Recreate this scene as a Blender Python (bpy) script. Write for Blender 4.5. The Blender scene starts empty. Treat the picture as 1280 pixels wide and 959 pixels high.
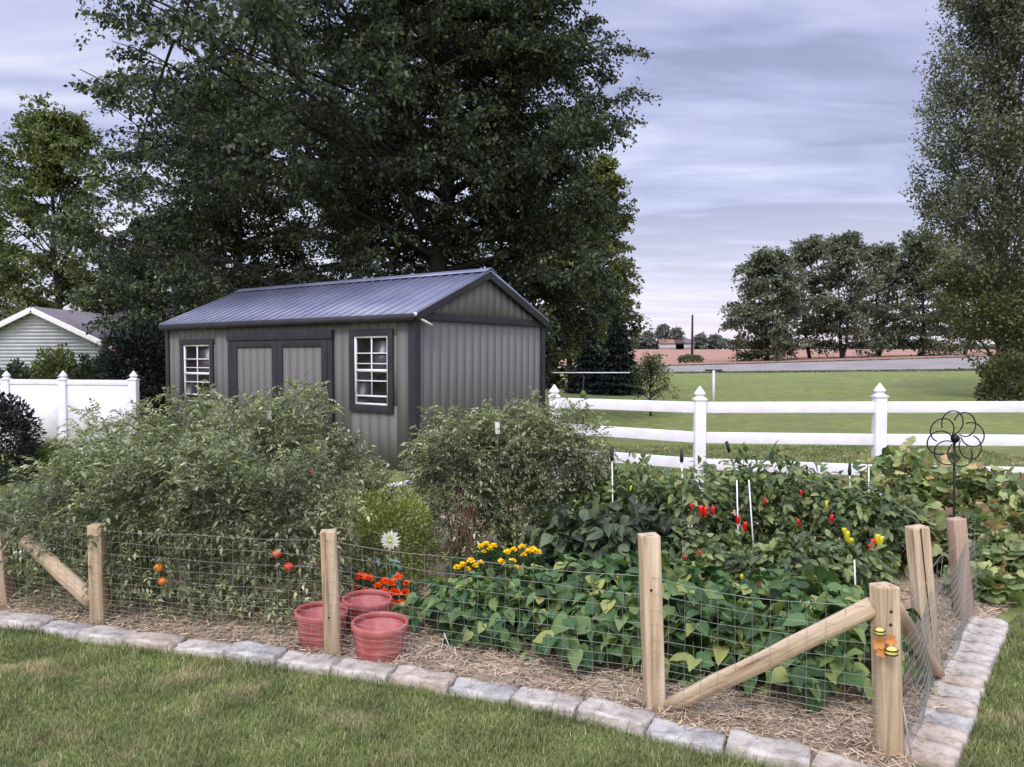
import bpy, math, random
import numpy as np
from mathutils import Vector
PI = math.pi
C = bpy.context.scene.collection
sc = bpy.context.scene

# ------------------------------------------------------------------ camera maths
F = 950.0; HC = 1.7; PITCH = math.atan(32.5 / F)
def ray(px, py):
    c, s = math.cos(PITCH), math.sin(PITCH)
    u = (px - 640) / F; v = (479.5 - py) / F
    return np.array([u, c + v * s, -s + v * c])
def at(px, py, Y):
    d = ray(px, py); k = Y / d[1]
    return np.array([d[0] * k, Y, HC + d[2] * k])
def gr(px, py, z=0.0):
    d = ray(px, py); k = (z - HC) / d[2]
    return np.array([d[0] * k, d[1] * k, z])

# ------------------------------------------------------------------ mesh helpers
def np_mesh(name, chunks, mats, parent=None, smooth=False, uv=None):
    me = bpy.data.meshes.new(name)
    V = np.concatenate([c[0] for c in chunks]).astype(np.float32)
    off = 0; loops = []; starts = []; tot = 0; mi = []
    for c in chunks:
        v, f = c[0], np.asarray(c[1])
        k = f.shape[1]
        loops.append((f + off).ravel()); starts.append(tot + np.arange(len(f)) * k)
        tot += f.size; off += len(v); mi.append(np.full(len(f), c[2] if len(c) > 2 else 0))
    loops = np.concatenate(loops).astype(np.int32); starts = np.concatenate(starts).astype(np.int32)
    mi = np.concatenate(mi).astype(np.int32)
    me.vertices.add(len(V)); me.vertices.foreach_set('co', V.ravel())
    me.loops.add(tot); me.loops.foreach_set('vertex_index', loops)
    me.polygons.add(len(starts)); me.polygons.foreach_set('loop_start', starts)
    me.polygons.foreach_set('material_index', mi)
    if smooth: me.polygons.foreach_set('use_smooth', np.ones(len(starts), dtype=bool))
    if uv is not None:
        l = me.uv_layers.new(name='UVMap')
        l.data.foreach_set('uv', np.asarray(uv, dtype=np.float32)[loops].ravel())
    me.update(calc_edges=True)
    if not isinstance(mats, (list, tuple)): mats = [mats]
    for m in mats: me.materials.append(m)
    o = bpy.data.objects.new(name, me); C.objects.link(o)
    if parent is not None: o.parent = parent
    return o

BOXF = np.array([[0,3,2,1],[4,5,6,7],[0,1,5,4],[1,2,6,5],[2,3,7,6],[3,0,4,7]])
def box(x0, x1, y0, y1, z0, z1, b=0.0):
    """box; with b > 0 the edges are chamfered"""
    if b <= 0:
        v = np.array([[x0,y0,z0],[x1,y0,z0],[x1,y1,z0],[x0,y1,z0],[x0,y0,z1],[x1,y0,z1],[x1,y1,z1],[x0,y1,z1]], float)
        return v, BOXF
    import bmesh
    bm = bmesh.new(); v, f = box(x0,x1,y0,y1,z0,z1)
    vs = [bm.verts.new(p) for p in v]
    for q in f: bm.faces.new([vs[i] for i in q])
    bmesh.ops.bevel(bm, geom=list(bm.edges), offset=b, segments=2, profile=.6, affect='EDGES')
    bmesh.ops.triangulate(bm, faces=list(bm.faces))
    bm.verts.index_update()
    V = np.array([tuple(p.co) for p in bm.verts]); Fc = np.array([[q.index for q in g.verts] for g in bm.faces]); bm.free()
    return V, Fc
def obox(c, ax, ay, az, hx, hy, hz, b=0.0):
    v, f = box(-hx,hx,-hy,hy,-hz,hz,b)
    M = np.array([ax, ay, az], float)
    return v @ M + np.asarray(c, float), f
def norm(a): a = np.asarray(a, float); return a / (np.linalg.norm(a, axis=-1, keepdims=True) + 1e-9)
def tube(P, R, n=6, cap=False):
    P = np.asarray(P, float); R = np.broadcast_to(np.asarray(R, float), (len(P),))
    T = np.gradient(P, axis=0); T = norm(T)
    ref = np.array([0,0,1.]) if abs(T[0][2]) < .9 else np.array([1.,0,0])
    X = norm(np.cross(T, ref)); Y = np.cross(T, X)
    a = np.arange(n) * 2 * PI / n
    V = P[:,None,:] + R[:,None,None] * (np.cos(a)[None,:,None] * X[:,None,:] + np.sin(a)[None,:,None] * Y[:,None,:])
    V = V.reshape(-1,3); f = []
    m = len(P); i = np.arange(m-1)[:,None]; j = np.arange(n)[None,:]
    a0 = i*n + j; a1 = i*n + (j+1) % n
    f = np.stack([a0, a1, a1+n, a0+n], -1).reshape(-1,4)
    if cap:
        V = np.concatenate([V, P[:1], P[-1:]])
        k = len(V)
        jj = np.arange(n); f2 = np.concatenate([np.stack([np.full(n,k-2), (jj+1)%n, jj, jj],-1)[:, :3], np.stack([np.full(n,k-1), (m-1)*n+jj, (m-1)*n+(jj+1)%n],-1)])
        return [(V, f), (V[:0], f2)]   # second chunk shares the verts of the first
    return V, f
def merge(chs):
    """all chunks as one triangle chunk"""
    Vs=[];Fs=[];o=0
    for c in chs:
        v,f=c[0],np.asarray(c[1])
        if f.shape[1]==4: f=np.concatenate([f[:,[0,1,2]],f[:,[0,2,3]]])
        if len(v)==0: Fs.append(f+o-last)       # shares verts of the previous chunk
        else: Fs.append(f+o); last=len(v); Vs.append(v); o+=len(v)
    return np.concatenate(Vs), np.concatenate(Fs)
def rod(P, R, n=8):
    c = tube(P, R, n, cap=True)
    V = c[0][0]; f4 = c[0][1]; f3 = c[1][1]
    return V, np.concatenate([f4[:,[0,1,2]], f4[:,[0,2,3]], f3])
def lathe(prof, n=24, c=(0,0,0)):
    prof = np.asarray(prof, float); a = np.arange(n)*2*PI/n
    V = np.stack([prof[:,0,None]*np.cos(a), prof[:,0,None]*np.sin(a), np.repeat(prof[:,1,None], n, 1)], -1).reshape(-1,3) + np.asarray(c)
    m = len(prof); i = np.arange(m-1)[:,None]; j = np.arange(n)[None,:]
    a0 = i*n+j; a1 = i*n+(j+1)%n
    return V, np.stack([a0,a1,a1+n,a0+n],-1).reshape(-1,4)

def scatter(T, P, D, N, S, W=None):
    """copies of template T = (verts, faces, uv) -> one chunk"""
    tv, tf = T[0], T[1]
    D = norm(D); X = norm(np.cross(D, N)); Z = np.cross(X, D)
    S = np.broadcast_to(np.asarray(S, float), (len(P),)); W = S if W is None else np.broadcast_to(W, (len(P),))
    V = P[:,None,:] + (tv[None,:,0,None]*W[:,None,None])*X[:,None,:] + (tv[None,:,1,None]*S[:,None,None])*D[:,None,:] + (tv[None,:,2,None]*S[:,None,None])*Z[:,None,:]
    Fc = tf[None] + (np.arange(len(P))*len(tv))[:,None,None]
    return V.reshape(-1,3), Fc.reshape(-1, tf.shape[1])
def tuv(T, n): return np.tile(T[2], (n,1))
def mk(v, f, uv=None):
    v = np.array(v, float); return v, np.array(f), (np.array(uv, float) if uv is not None else v[:, :2].copy())
DIAMOND = mk([[0,0,0],[-.3,.45,.08],[0,1,-.06],[.3,.45,.08]], [[0,3,2,1]])
DIAMOND_F = mk([[0,0,0],[-.32,.42,.1],[0,1,-.1],[.32,.42,.1]], [[0,2,1],[0,3,2]])
SLIM = mk([[0,0,0],[-.17,.4,.05],[0,1,-.18],[.17,.4,.05]], [[0,2,1],[0,3,2]])
SLIMT = mk([[0,0,0],[-.22,.4,.07],[0,1,-.22],[.22,.4,.07]], [[0,2,1],[0,3,2]])
def broad(w=.42, tip=1.0, fold=.1, droop=.2, heart=.0, prof=None):
    """a leaf blade with a midrib, seven stations"""
    ys = np.array([0,.1,.25,.45,.65,.84,1.0])
    ws = np.array([.02,.62,.95,1.0,.78,.42,.0])*w if prof is None else np.array(prof)*w
    v=[];uv=[]
    for i,(y,x) in enumerate(zip(ys,ws)):
        z = -droop*y*y
        yy = y - (heart if 0<i<3 else 0)*(.12)
        v += [[-x, yy, z+fold*x/w*.9+ (.03 if i%2 else -.01)],[0,y,z],[x, yy, z+fold*x/w*.9-(.02 if i%2 else -.015)]]
        uv += [[-x,y],[0,y],[x,y]]
    f=[]
    for i in range(6):
        a=i*3
        f += [[a,a+1,a+4,a+3],[a+1,a+2,a+5,a+4]]
    return mk(v,f,uv)
BEAN = broad(.46, fold=.12, droop=.28, heart=1)
BEAN2 = broad(.40, fold=.26, droop=.5, heart=1)
PEPPER = broad(.26, fold=.1, droop=.35, prof=[.05,.5,.85,1,.85,.5,0])
PEPW = broad(.34, fold=.1, droop=.35)
LANCE = broad(.15, fold=.06, droop=.3)
def squash_leaf():
    v=[[0,.0,0]];uv=[[0,0.0]]; n=22
    for k in range(n):
        a=-PI*.93+ 2*PI*.93*k/(n-1)
        r=.5*(1+.13*math.cos(5*a)+.05*math.sin(11*a))*(1.0 if abs(a)<2.6 else .8)
        v.append([math.sin(a)*r, math.cos(a)*r+.0, .10*math.cos(4*a)*.6+.12*r*r*4*.5]); uv.append([math.sin(a)*r,math.cos(a)*r])
    for k in range(n):
        pass
    f=[[0,k+1,k] for k in range(1,n)]
    return mk(v,f,uv)
SQUASH = squash_leaf()
def compound(rng, n=4, L=1.0):
    """a drooping pinnate leaf: pairs of narrow leaflets along a stalk"""
    V=[];Fc=[];off=0
    def pos(t): return np.array([0, t*.82, .16*math.sin(t*2.2)-.42*t*t])
    items=[]
    for i in range(n):
        t=.25+.6*i/(n-1)
        for s in (-1,1):
            items.append((pos(t), np.array([s*1.0, .45, -.35+.3*rng.random()]), .30-.05*abs(i-1.5)))
    items.append((pos(.92), np.array([0,1,-.9]), .34))
    for p,d,l in items:
        nn = np.array([0,0,1.])+rng.normal(size=3)*.35
        v,f = scatter(SLIMT, p[None], (d+rng.normal(size=3)*.15)[None], nn[None], l)
        V.append(v);Fc.append(f+off);off+=len(v)
    st,sf = tube([pos(t) for t in (0,.3,.6,.95)],[.016,.013,.01,.006],3)
    sf=np.concatenate([sf[:,[0,1,2]],sf[:,[0,2,3]]])
    V.append(st);Fc.append(sf+off)
    V=np.concatenate(V);return V,np.concatenate(Fc),V[:,:2].copy()
_r=np.random.default_rng(5)
COMP=[compound(_r,4) for _ in range(4)]

# ------------------------------------------------------------------ object helpers
def thing(name, label, cat, loc=(0,0,0), rot=(0,0,0), group=None):
    o = bpy.data.objects.new(name, None); C.objects.link(o)
    o.location = loc; o.rotation_euler = rot; o.empty_display_size=.1
    return tag(o, label, cat, group)
def tag(o, label, cat, group=None, kind=None):
    o['label']=label; o['category']=cat
    if group: o['group']=group
    if kind: o['kind']=kind
    return o
def struct(o): o['kind']='structure'; return o
def dup(root, loc, rotz, label, scale=1.0):
    r=root.copy(); C.objects.link(r); r.location=loc; r.rotation_euler=(0,0,rotz); r.scale=(scale,)*3; r['label']=label
    for ch in list(root.children):
        c=ch.copy(); C.objects.link(c); c.parent=r
        for g in list(ch.children):
            d=g.copy(); C.objects.link(d); d.parent=c
    return r

# ------------------------------------------------------------------ materials
def lin(r,g,b):
    f=lambda c:(c/255/12.92 if c/255<=.04045 else ((c/255+.055)/1.055)**2.4)
    return (f(r),f(g),f(b),1)
def newmat(name):
    m=bpy.data.materials.new(name); m.use_nodes=True; nt=m.node_tree; nt.nodes.clear()
    out=nt.nodes.new('ShaderNodeOutputMaterial'); b=nt.nodes.new('ShaderNodeBsdfPrincipled')
    nt.links.new(b.outputs[0],out.inputs[0]); return m,nt,b,out
def ramp(nt,fac,cols,pos=None):
    r=nt.nodes.new('ShaderNodeValToRGB'); e=r.color_ramp.elements
    n=len(cols); pos=pos or [i/(n-1) for i in range(n)]
    e[0].position=pos[0]; e[0].color=cols[0]; e[1].position=pos[-1]; e[1].color=cols[-1]
    for i in range(1,n-1):
        k=e.new(pos[i]); k.color=cols[i]
    nt.links.new(fac,r.inputs[0]); return r.outputs[0]
def noise(nt,scale,detail=4,rough=.55,vec=None,stretch=None,coord='Object'):
    tc=nt.nodes.new('ShaderNodeTexCoord'); v=tc.outputs[coord]
    if stretch:
        mp=nt.nodes.new('ShaderNodeMapping'); mp.inputs['Scale'].default_value=stretch; nt.links.new(v,mp.inputs[0]); v=mp.outputs[0]
    n=nt.nodes.new('ShaderNodeTexNoise'); n.inputs['Scale'].default_value=scale; n.inputs['Detail'].default_value=detail; n.inputs['Roughness'].default_value=rough
    nt.links.new(v,n.inputs['Vector']); return n.outputs['Fac']
def mixc(nt,fac,a,b,mode='MIX'):
    m=nt.nodes.new('ShaderNodeMix'); m.data_type='RGBA'; m.blend_type=mode
    if isinstance(fac,(int,float)): m.inputs['Factor'].default_value=fac
    else: nt.links.new(fac,m.inputs['Factor'])
    for s,v in (('A',a),('B',b)):
        i=[q for q in m.inputs if q.name==s and q.type=='RGBA'][0]
        if isinstance(v,tuple): i.default_value=v
        else: nt.links.new(v,i)
    return [q for q in m.outputs if q.type=='RGBA'][0]
def math_(nt,op,a,b=None,clamp=False):
    m=nt.nodes.new('ShaderNodeMath'); m.operation=op; m.use_clamp=clamp
    for i,v in enumerate((a,b)):
        if v is None: continue
        if isinstance(v,(int,float)): m.inputs[i].default_value=v
        else: nt.links.new(v,m.inputs[i])
    return m.outputs[0]
def surf(name,cols,scale=8,rough=.7,bump=.2,bscale=None,stretch=None,spec=.3,metal=0,detail=5,dist=.01,pos=None,island=0,coord='Object'):
    m,nt,b,_=newmat(name)
    n=noise(nt,scale,detail,.6,stretch=stretch,coord=coord)
    c=ramp(nt,n,cols,pos or [.3+.4*i/(len(cols)-1) for i in range(len(cols))])
    if island:
        g=nt.nodes.new('ShaderNodeNewGeometry')
        v=ramp(nt,g.outputs['Random Per Island'],[(1-island,)*3+(1,),(1+island*.4,)*3+(1,)])
        c=mixc(nt,1.0,c,v,'MULTIPLY')
    nt.links.new(c,b.inputs['Base Color'])
    b.inputs['Roughness'].default_value=rough; b.inputs['Specular IOR Level'].default_value=spec; b.inputs['Metallic'].default_value=metal
    if bump:
        bn=noise(nt,bscale or scale*4,6,.65,stretch=stretch,coord=coord)
        bp=nt.nodes.new('ShaderNodeBump'); bp.inputs['Strength'].default_value=bump; bp.inputs['Distance'].default_value=dist
        nt.links.new(bn,bp.inputs['Height']); nt.links.new(bp.outputs[0],b.inputs['Normal'])
    return m
def leafmat(name,cols,nscale=1.5,rough=.55,trans=.25,veins=False,clump=.55,spec=.35,gain=1.35):
    m,nt,b,out=newmat(name)
    g=nt.nodes.new('ShaderNodeNewGeometry')
    c=ramp(nt,g.outputs['Random Per Island'],cols)
    n=noise(nt,nscale,3,.6)
    k=ramp(nt,n,[((1-clump)*gain,)*3+(1,),((1+clump*.35)*gain,(1+clump*.3)*gain,gain,1)],[.35,.65])
    c=mixc(nt,1.0,c,k,'MULTIPLY')
    if veins:
        uv=nt.nodes.new('ShaderNodeUVMap'); sp=nt.nodes.new('ShaderNodeSeparateXYZ'); nt.links.new(uv.outputs[0],sp.inputs[0])
        ax=math_(nt,'ABSOLUTE',sp.outputs[0])
        mid=math_(nt,'LESS_THAN',ax,.022)
        w=math_(nt,'SUBTRACT',sp.outputs[1],math_(nt,'MULTIPLY',ax,.8))
        fr=math_(nt,'FRACT',math_(nt,'MULTIPLY',w,6.5))
        side=math_(nt,'LESS_THAN',fr,.13)
        v=math_(nt,'MAXIMUM',mid,math_(nt,'MULTIPLY',side,.5))
        c=mixc(nt,math_(nt,'MULTIPLY',v,.30),c,lin(150,170,120))
        bp=nt.nodes.new('ShaderNodeBump'); bp.inputs['Strength'].default_value=.4; bp.inputs['Distance'].default_value=.006
        nt.links.new(fr,bp.inputs['Height']); nt.links.new(bp.outputs[0],b.inputs['Normal'])
    nt.links.new(c,b.inputs['Base Color']); b.inputs['Roughness'].default_value=rough; b.inputs['Specular IOR Level'].default_value=spec
    if trans:
        t=nt.nodes.new('ShaderNodeBsdfTranslucent'); c2=mixc(nt,1.0,c,(1.1,1.25,.6,1),'MULTIPLY'); nt.links.new(c2,t.inputs[0])
        mx=nt.nodes.new('ShaderNodeMixShader'); mx.inputs[0].default_value=trans
        nt.links.new(b.outputs[0],mx.inputs[1]); nt.links.new(t.outputs[0],mx.inputs[2]); nt.links.new(mx.outputs[0],out.inputs[0])
    return m
def flat(name,col,rough=.5,spec=.4,metal=0,var=.12,scale=6):
    d=tuple(c*(1-var) for c in col[:3])+(1,); l=tuple(min(1,c*(1+var)) for c in col[:3])+(1,)
    return surf(name,[d,l],scale,rough,.05,spec=spec,metal=metal)

M={}
M['bark']=surf('bark',[lin(30,27,25),lin(62,56,52)],6,.9,.8,stretch=(1,1,.25),dist=.03)
M['bark_pale']=surf('bark_pale',[lin(70,66,62),lin(120,114,106)],6,.9,.8,stretch=(1,1,.25),dist=.03)
M['maple']=leafmat('maple_leaves',[lin(36,43,40),lin(50,58,50),lin(68,78,64),lin(100,104,80)],.45,clump=.6,gain=1.75)
M['linden']=leafmat('linden_leaves',[lin(56,62,36),lin(82,88,48),lin(112,116,66)],.5,clump=.5,gain=1.6)
M['leftleaf']=leafmat('left_tree_leaves',[lin(60,70,44),lin(84,94,58),lin(120,126,80)],.5,clump=.5,gain=1.6)
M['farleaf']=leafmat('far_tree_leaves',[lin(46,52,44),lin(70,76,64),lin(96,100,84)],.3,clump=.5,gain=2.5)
M['poplar']=leafmat('poplar_leaves',[lin(58,62,54),lin(84,88,76),lin(120,122,106)],.6,clump=.45,gain=1.9)
M['poplar_low']=leafmat('poplar_low_leaves',[lin(52,56,36),lin(78,82,52),lin(104,106,70)],.6,clump=.45,gain=1.6)
M['spruce']=leafmat('spruce_needles',[lin(24,30,30),lin(44,52,46)],1.2,trans=.05,clump=.5)
M['darkshrub']=leafmat('dark_shrub_leaves',[lin(28,30,34),lin(44,48,46),lin(66,70,62)],2.5,trans=.1,clump=.5)
M['tomato']=leafmat('tomato_leaves',[lin(70,78,62),lin(94,102,80),lin(122,128,100),lin(158,160,134)],1.7,clump=.62,trans=.3,gain=2.0)
M['bushleaf']=leafmat('bush_leaves',[lin(86,98,46),lin(118,128,66),lin(156,162,98)],4,clump=.4)
M['bean']=leafmat('bean_leaves',[lin(40,62,38),lin(58,86,54),lin(78,106,66),lin(104,128,80),lin(148,152,88)],3,rough=.6,spec=.2,veins=True,clump=.4,gain=1.4)
M['pepperleaf']=leafmat('pepper_leaves',[lin(46,62,40),lin(70,88,52),lin(100,114,68),lin(130,138,84)],3,rough=.42,veins=True,clump=.5,spec=.5,gain=1.6)
M['eggleaf']=leafmat('eggplant_leaves',[lin(46,54,46),lin(70,80,62),lin(104,118,84)],3,rough=.5,veins=True,clump=.5)
M['squash']=leafmat('squash_leaves',[lin(66,84,50),lin(96,112,70),lin(126,136,90),lin(156,158,108)],3,rough=.6,veins=False,clump=.4,gain=1.6)
M['squash_old']=leafmat('withered_leaves',[lin(120,98,78),lin(158,132,100),lin(184,166,112)],3,clump=.4)
M['teal']=leafmat('teal_leaves',[lin(96,140,124),lin(150,184,168)],6,clump=.3)
M['fern']=leafmat('marigold_leaves',[lin(40,70,44),lin(66,96,54)],6,clump=.4)
M['stem']=flat('green_stem',lin(98,120,64),.6)
M['deadstem']=flat('dry_stem',lin(120,92,78),.8)
M['petal_orange']=leafmat('orange_petals',[lin(214,64,16),lin(240,92,24),lin(250,130,40)],20,clump=.2,gain=1.25)
M['petal_yellow']=leafmat('yellow_petals',[lin(220,180,10),lin(245,212,30),lin(250,226,60)],20,clump=.2,gain=1.35)
M['petal_white']=leafmat('white_petals',[lin(226,226,214),lin(250,250,244)],20,clump=.05,gain=1.0)
M['petal_core']=flat('flower_centre',lin(196,204,110),.7)
M['tom_red']=flat('ripe_tomato_skin',lin(206,70,40),.25,.6)
M['tom_orange']=flat('orange_tomato_skin',lin(232,130,36),.25,.6)
M['pep_red']=flat('red_pepper_skin',lin(206,30,26),.2,.6)
M['pep_yel']=flat('yellow_pepper_skin',lin(206,196,44),.2,.6)
M['post']=surf('pale_treated_pine',[lin(112,90,66),lin(178,154,122),lin(200,178,146),lin(218,200,170)],5,.85,.6,bscale=20,stretch=(6,6,.3),pos=[.28,.4,.55,.72])
M['post_pink']=surf('weathered_pink_pine',[lin(150,124,104),lin(196,170,146)],5,.85,.35,bscale=20,stretch=(5,5,.35))
M['knot']=flat('knot_hole',lin(60,42,34),.9)
M['wire']=flat('galvanised_wire',lin(158,158,148),.5,.4,.4)
M['stone']=surf('edging_concrete',[lin(134,126,114),lin(184,176,162),lin(214,206,192)],9,.95,.9,bscale=40,dist=.012)
M['stone_tan']=surf('tan_edging_concrete',[lin(138,124,108),lin(184,170,152),lin(208,196,180)],9,.95,.9,bscale=40,dist=.012)
M['stone_grey']=surf('grey_edging_concrete',[lin(124,120,114),lin(172,168,160),lin(206,202,192)],9,.95,.9,bscale=40,dist=.012)
M['soil']=surf('garden_soil',[lin(104,86,72),lin(160,138,114),lin(196,174,146)],7,.97,.9,bscale=60,dist=.02)
M['straw']=surf('straw_mulch',[lin(176,152,120),lin(222,202,170)],30,.9,0,island=.45)
M['pot']=surf('terracotta_plastic',[lin(150,78,74),lin(176,98,94),lin(196,128,120)],7,.55,.1,stretch=(1,1,.5),pos=[.3,.5,.75])
M['vinyl']=surf('white_vinyl',[lin(224,223,220),lin(234,233,235),lin(242,241,245)],5,.45,.03,spec=.4)
M['siding']=surf('grey_shed_siding',[lin(111,109,104),lin(115,113,108)],1.5,.85,.1,bscale=30,stretch=(2,2,.5),dist=.004)
M['trim']=surf('charcoal_trim',[lin(42,40,44),lin(56,54,58)],3,.6,.1)
M['roof']=surf('ribbed_metal_roof',[lin(116,120,142),lin(140,144,164)],1.5,.42,.03,metal=.3,spec=.5)
M['white']=flat('white_paint',lin(236,234,232),.5)
M['plywood']=surf('plywood_inside',[lin(206,140,88),lin(222,166,110)],3,.8,0)
M['hsiding']=surf('house_siding',[lin(178,180,182),lin(198,200,202)],2,.7,.05)
M['shingle']=surf('roof_shingles',[lin(92,88,92),lin(130,124,126)],9,.95,.4,island=.1)
M['black']=flat('black_metal',lin(34,30,40),.4,.5,.6)
M['darkpole']=flat('dark_wood_pole',lin(64,54,52),.9)
M['blackcap']=flat('black_plastic',lin(30,30,34),.5)
M['bee_orange']=flat('painted_orange',lin(206,140,78),.6)
M['bee_yellow']=flat('painted_yellow',lin(228,206,110),.5)
M['cord']=flat('pale_cord',lin(206,208,196),.7)
M['pipe']=flat('white_plastic_pipe',lin(222,222,220),.5)
m,nt,b,out=newmat('window_glass')
gl=nt.nodes.new('ShaderNodeBsdfGlossy'); gl.inputs['Roughness'].default_value=.3; gl.inputs[0].default_value=(.5,.5,.55,1)
tr=nt.nodes.new('ShaderNodeBsdfTransparent'); tr.inputs[0].default_value=(.8,.82,.8,1)
mx=nt.nodes.new('ShaderNodeMixShader'); mx.inputs[0].default_value=.08
nt.links.new(tr.outputs[0],mx.inputs[1]);nt.links.new(gl.outputs[0],mx.inputs[2]);nt.links.new(mx.outputs[0],out.inputs[0]); M['glass']=m

# ------------------------------------------------------------------ terrain
def terr(x,y):
    x=np.asarray(x,float);y=np.asarray(y,float)
    u=np.clip((x/np.maximum(y,.1)-.17)/.45,0,1)
    yr0=60-10*u; zr0=.44+.42*u; yr1=yr0+8; zr1=.84+.86*u
    y2=yr1+10; z2=.92+.85*u
    z=np.where(y<16,0,0.0)
    def seg(y,a,za,b_,zb):
        t=np.clip((y-a)/(b_-a),0,1); return za+(zb-za)*t
    out=np.zeros_like(y+x)
    t=np.clip((y-22)/(yr0-22),0,1); out=np.where(y<=yr0, zr0*t*t*(3-2*t)*.6+zr0*t*.4, out)
    out=np.where((y>yr0)&(y<=yr1), seg(y,yr0,zr0,yr1,zr1), out)
    out=np.where((y>yr1)&(y<=y2), seg(y,yr1,zr1,y2,z2), out)
    out=np.where((y>y2)&(y<=300), z2+(4.9-z2)*np.clip((y-y2)/(300-y2),0,1), out)
    out=np.where(y>300, 4.9, out)
    return out
def road_lim(x,y):
    u=np.clip((x/y-.17)/.45,0,1); return 60-10*u
def terrain_sheet(name,ys,us,mat,dz,rel=False):
    V=[]
    for y in ys:
        for u in us:
            uu=np.clip((u-.17)/.45,0,1)
            yy=y+(60-10*uu) if rel else y
            V.append([u*yy,yy,float(terr(u*yy,yy))+dz])
    n=len(us);f=[]
    for i in range(len(ys)-1):
        for j in range(n-1): f.append([i*n+j,i*n+j+1,(i+1)*n+j+1,(i+1)*n+j])
    return struct(np_mesh(name,[(np.array(V),np.array(f))],mat,smooth=True))
us=np.concatenate([np.linspace(-3,-.9,8),np.linspace(-.8,1.1,58),np.linspace(1.2,4,9)])
# lawn: one sheet reaching the horizon
m,nt,b,_=newmat('lawn')
n1=noise(nt,.35,4,.6); n2=noise(nt,3,6,.7,stretch=(1,.5,1)); n3=noise(nt,60,3,.7)
c=ramp(nt,n2,[lin(106,118,68),lin(132,142,82),lin(156,160,104)],[.3,.5,.72])
c=mixc(nt,ramp(nt,n1,[(0,0,0,1),(1,1,1,1)],[.45,.7]),c,lin(124,126,84))
c=mixc(nt,.5,c,ramp(nt,n3,[(.45,.45,.45,1),(1.2,1.2,1.2,1)],[.3,.7]),'MULTIPLY')
nt.links.new(c,b.inputs['Base Color']); b.inputs['Roughness'].default_value=.95; b.inputs['Specular IOR Level'].default_value=.1
bp=nt.nodes.new('ShaderNodeBump'); bp.inputs['Strength'].default_value=.7; bp.inputs['Distance'].default_value=.03
nt.links.new(n3,bp.inputs['Height']); nt.links.new(bp.outputs[0],b.inputs['Normal']); M['lawn']=m
ys=np.array([.5,1,1.5,2,3,4,5,6,8,10,12,14,16,18,20,22,25,28,31,35,39,43,47,49,50,51,52,54,56,57,58,59,60,61,62,64,66,68,70,74,80,100,140,200,300,600,1500,3000])
terrain_sheet('lawn_ground',ys,us,M['lawn'],0)
V=np.array([[-400,-400,-.006],[400,-400,-.006],[400,21.5,-.006],[-400,21.5,-.006]],float); struct(np_mesh('yard_lawn',[(V,np.array([[0,1,2,3]]))],M['lawn']))
M['road']=surf('pale_road',[lin(128,122,116),lin(150,144,138)],.6,.9,.1)
M['field']=surf('bare_field',[lin(148,108,92),lin(170,130,112),lin(158,124,98)],.09,.95,.1,stretch=(1,3,1))
def rows(m):
    nt=m.node_tree; b=[n for n in nt.nodes if n.type=='BSDF_PRINCIPLED'][0]; l=b.inputs['Base Color'].links[0]; src=l.from_socket
    tc=nt.nodes.new('ShaderNodeTexCoord'); wv=nt.nodes.new('ShaderNodeTexWave'); wv.bands_direction='Y'; wv.inputs['Scale'].default_value=.05; wv.inputs['Distortion'].default_value=2.5; wv.inputs['Detail'].default_value=3
    nt.links.new(tc.outputs['Object'],wv.inputs['Vector']); k=ramp(nt,wv.outputs['Fac'],[(.78,.80,.76,1),(1.08,1.05,1.0,1)]); nt.links.new(mixc(nt,1.0,src,k,'MULTIPLY'),b.inputs['Base Color'])
rows(M['field'])
terrain_sheet('road',np.array([0,2,4,6,8.]),us,M['road'],.05,rel=True)
terrain_sheet('field',np.array([8.2,12,20,40,80,150,235.]),us,M['field'],.06,rel=True)

# ------------------------------------------------------------------ garden outline (ground points)
front_px=[(-60,757),(0,768),(60,775),(120,787),(200,797),(280,806),(340,815),(420,826),(500,838),(560,848),(640,860),(700,873),(760,886),(820,903),(875,915),(975,935),(1060,956),(1130,978)]
side_px=[(1155,945),(1167,925),(1178,902),(1187,882),(1195,862),(1204,842),(1212,823),(1220,806),(1229,789),(1236,776)]
FR=np.array([gr(x,y,.05)[:2] for x,y in front_px]); SD=np.array([gr(x,y,.05)[:2] for x,y in side_px])
inner=np.concatenate([FR+np.array([0,.05]),SD-np.array([.05,0])])
poly=np.concatenate([inner,[[4.6,6.2],[5.0,9.0],[-2.6,9.0],[-3.0,7.2],[-3.2,5.75]]])
def inside(P,poly):
    x,y=P[:,0],P[:,1]; r=np.zeros(len(P),bool); n=len(poly); j=n-1
    for i in range(n):
        xi,yi=poly[i];xj,yj=poly[j]
        c=((yi>y)!=(yj>y))&(x<(xj-xi)*(y-yi)/(yj-yi+1e-12)+xi); r^=c; j=i
    return r
# soil sheet as a fan of grid cells clipped by the outline
import bmesh
bm=bmesh.new(); vs=[bm.verts.new((p[0],p[1],.004)) for p in poly]; bm.faces.new(vs)
bmesh.ops.triangulate(bm,faces=list(bm.faces)); bmesh.ops.subdivide_edges(bm,edges=list(bm.edges),cuts=14,use_grid_fill=True)
rr=random.Random(3)
for v in bm.verts:
    if not v.is_boundary: v.co.z=.012+rr.random()*.016
me=bpy.data.meshes.new('garden_soil'); bm.to_mesh(me); bm.free(); me.materials.append(M['soil'])
o=bpy.data.objects.new('garden_soil',me); C.objects.link(o); struct(o)
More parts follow.
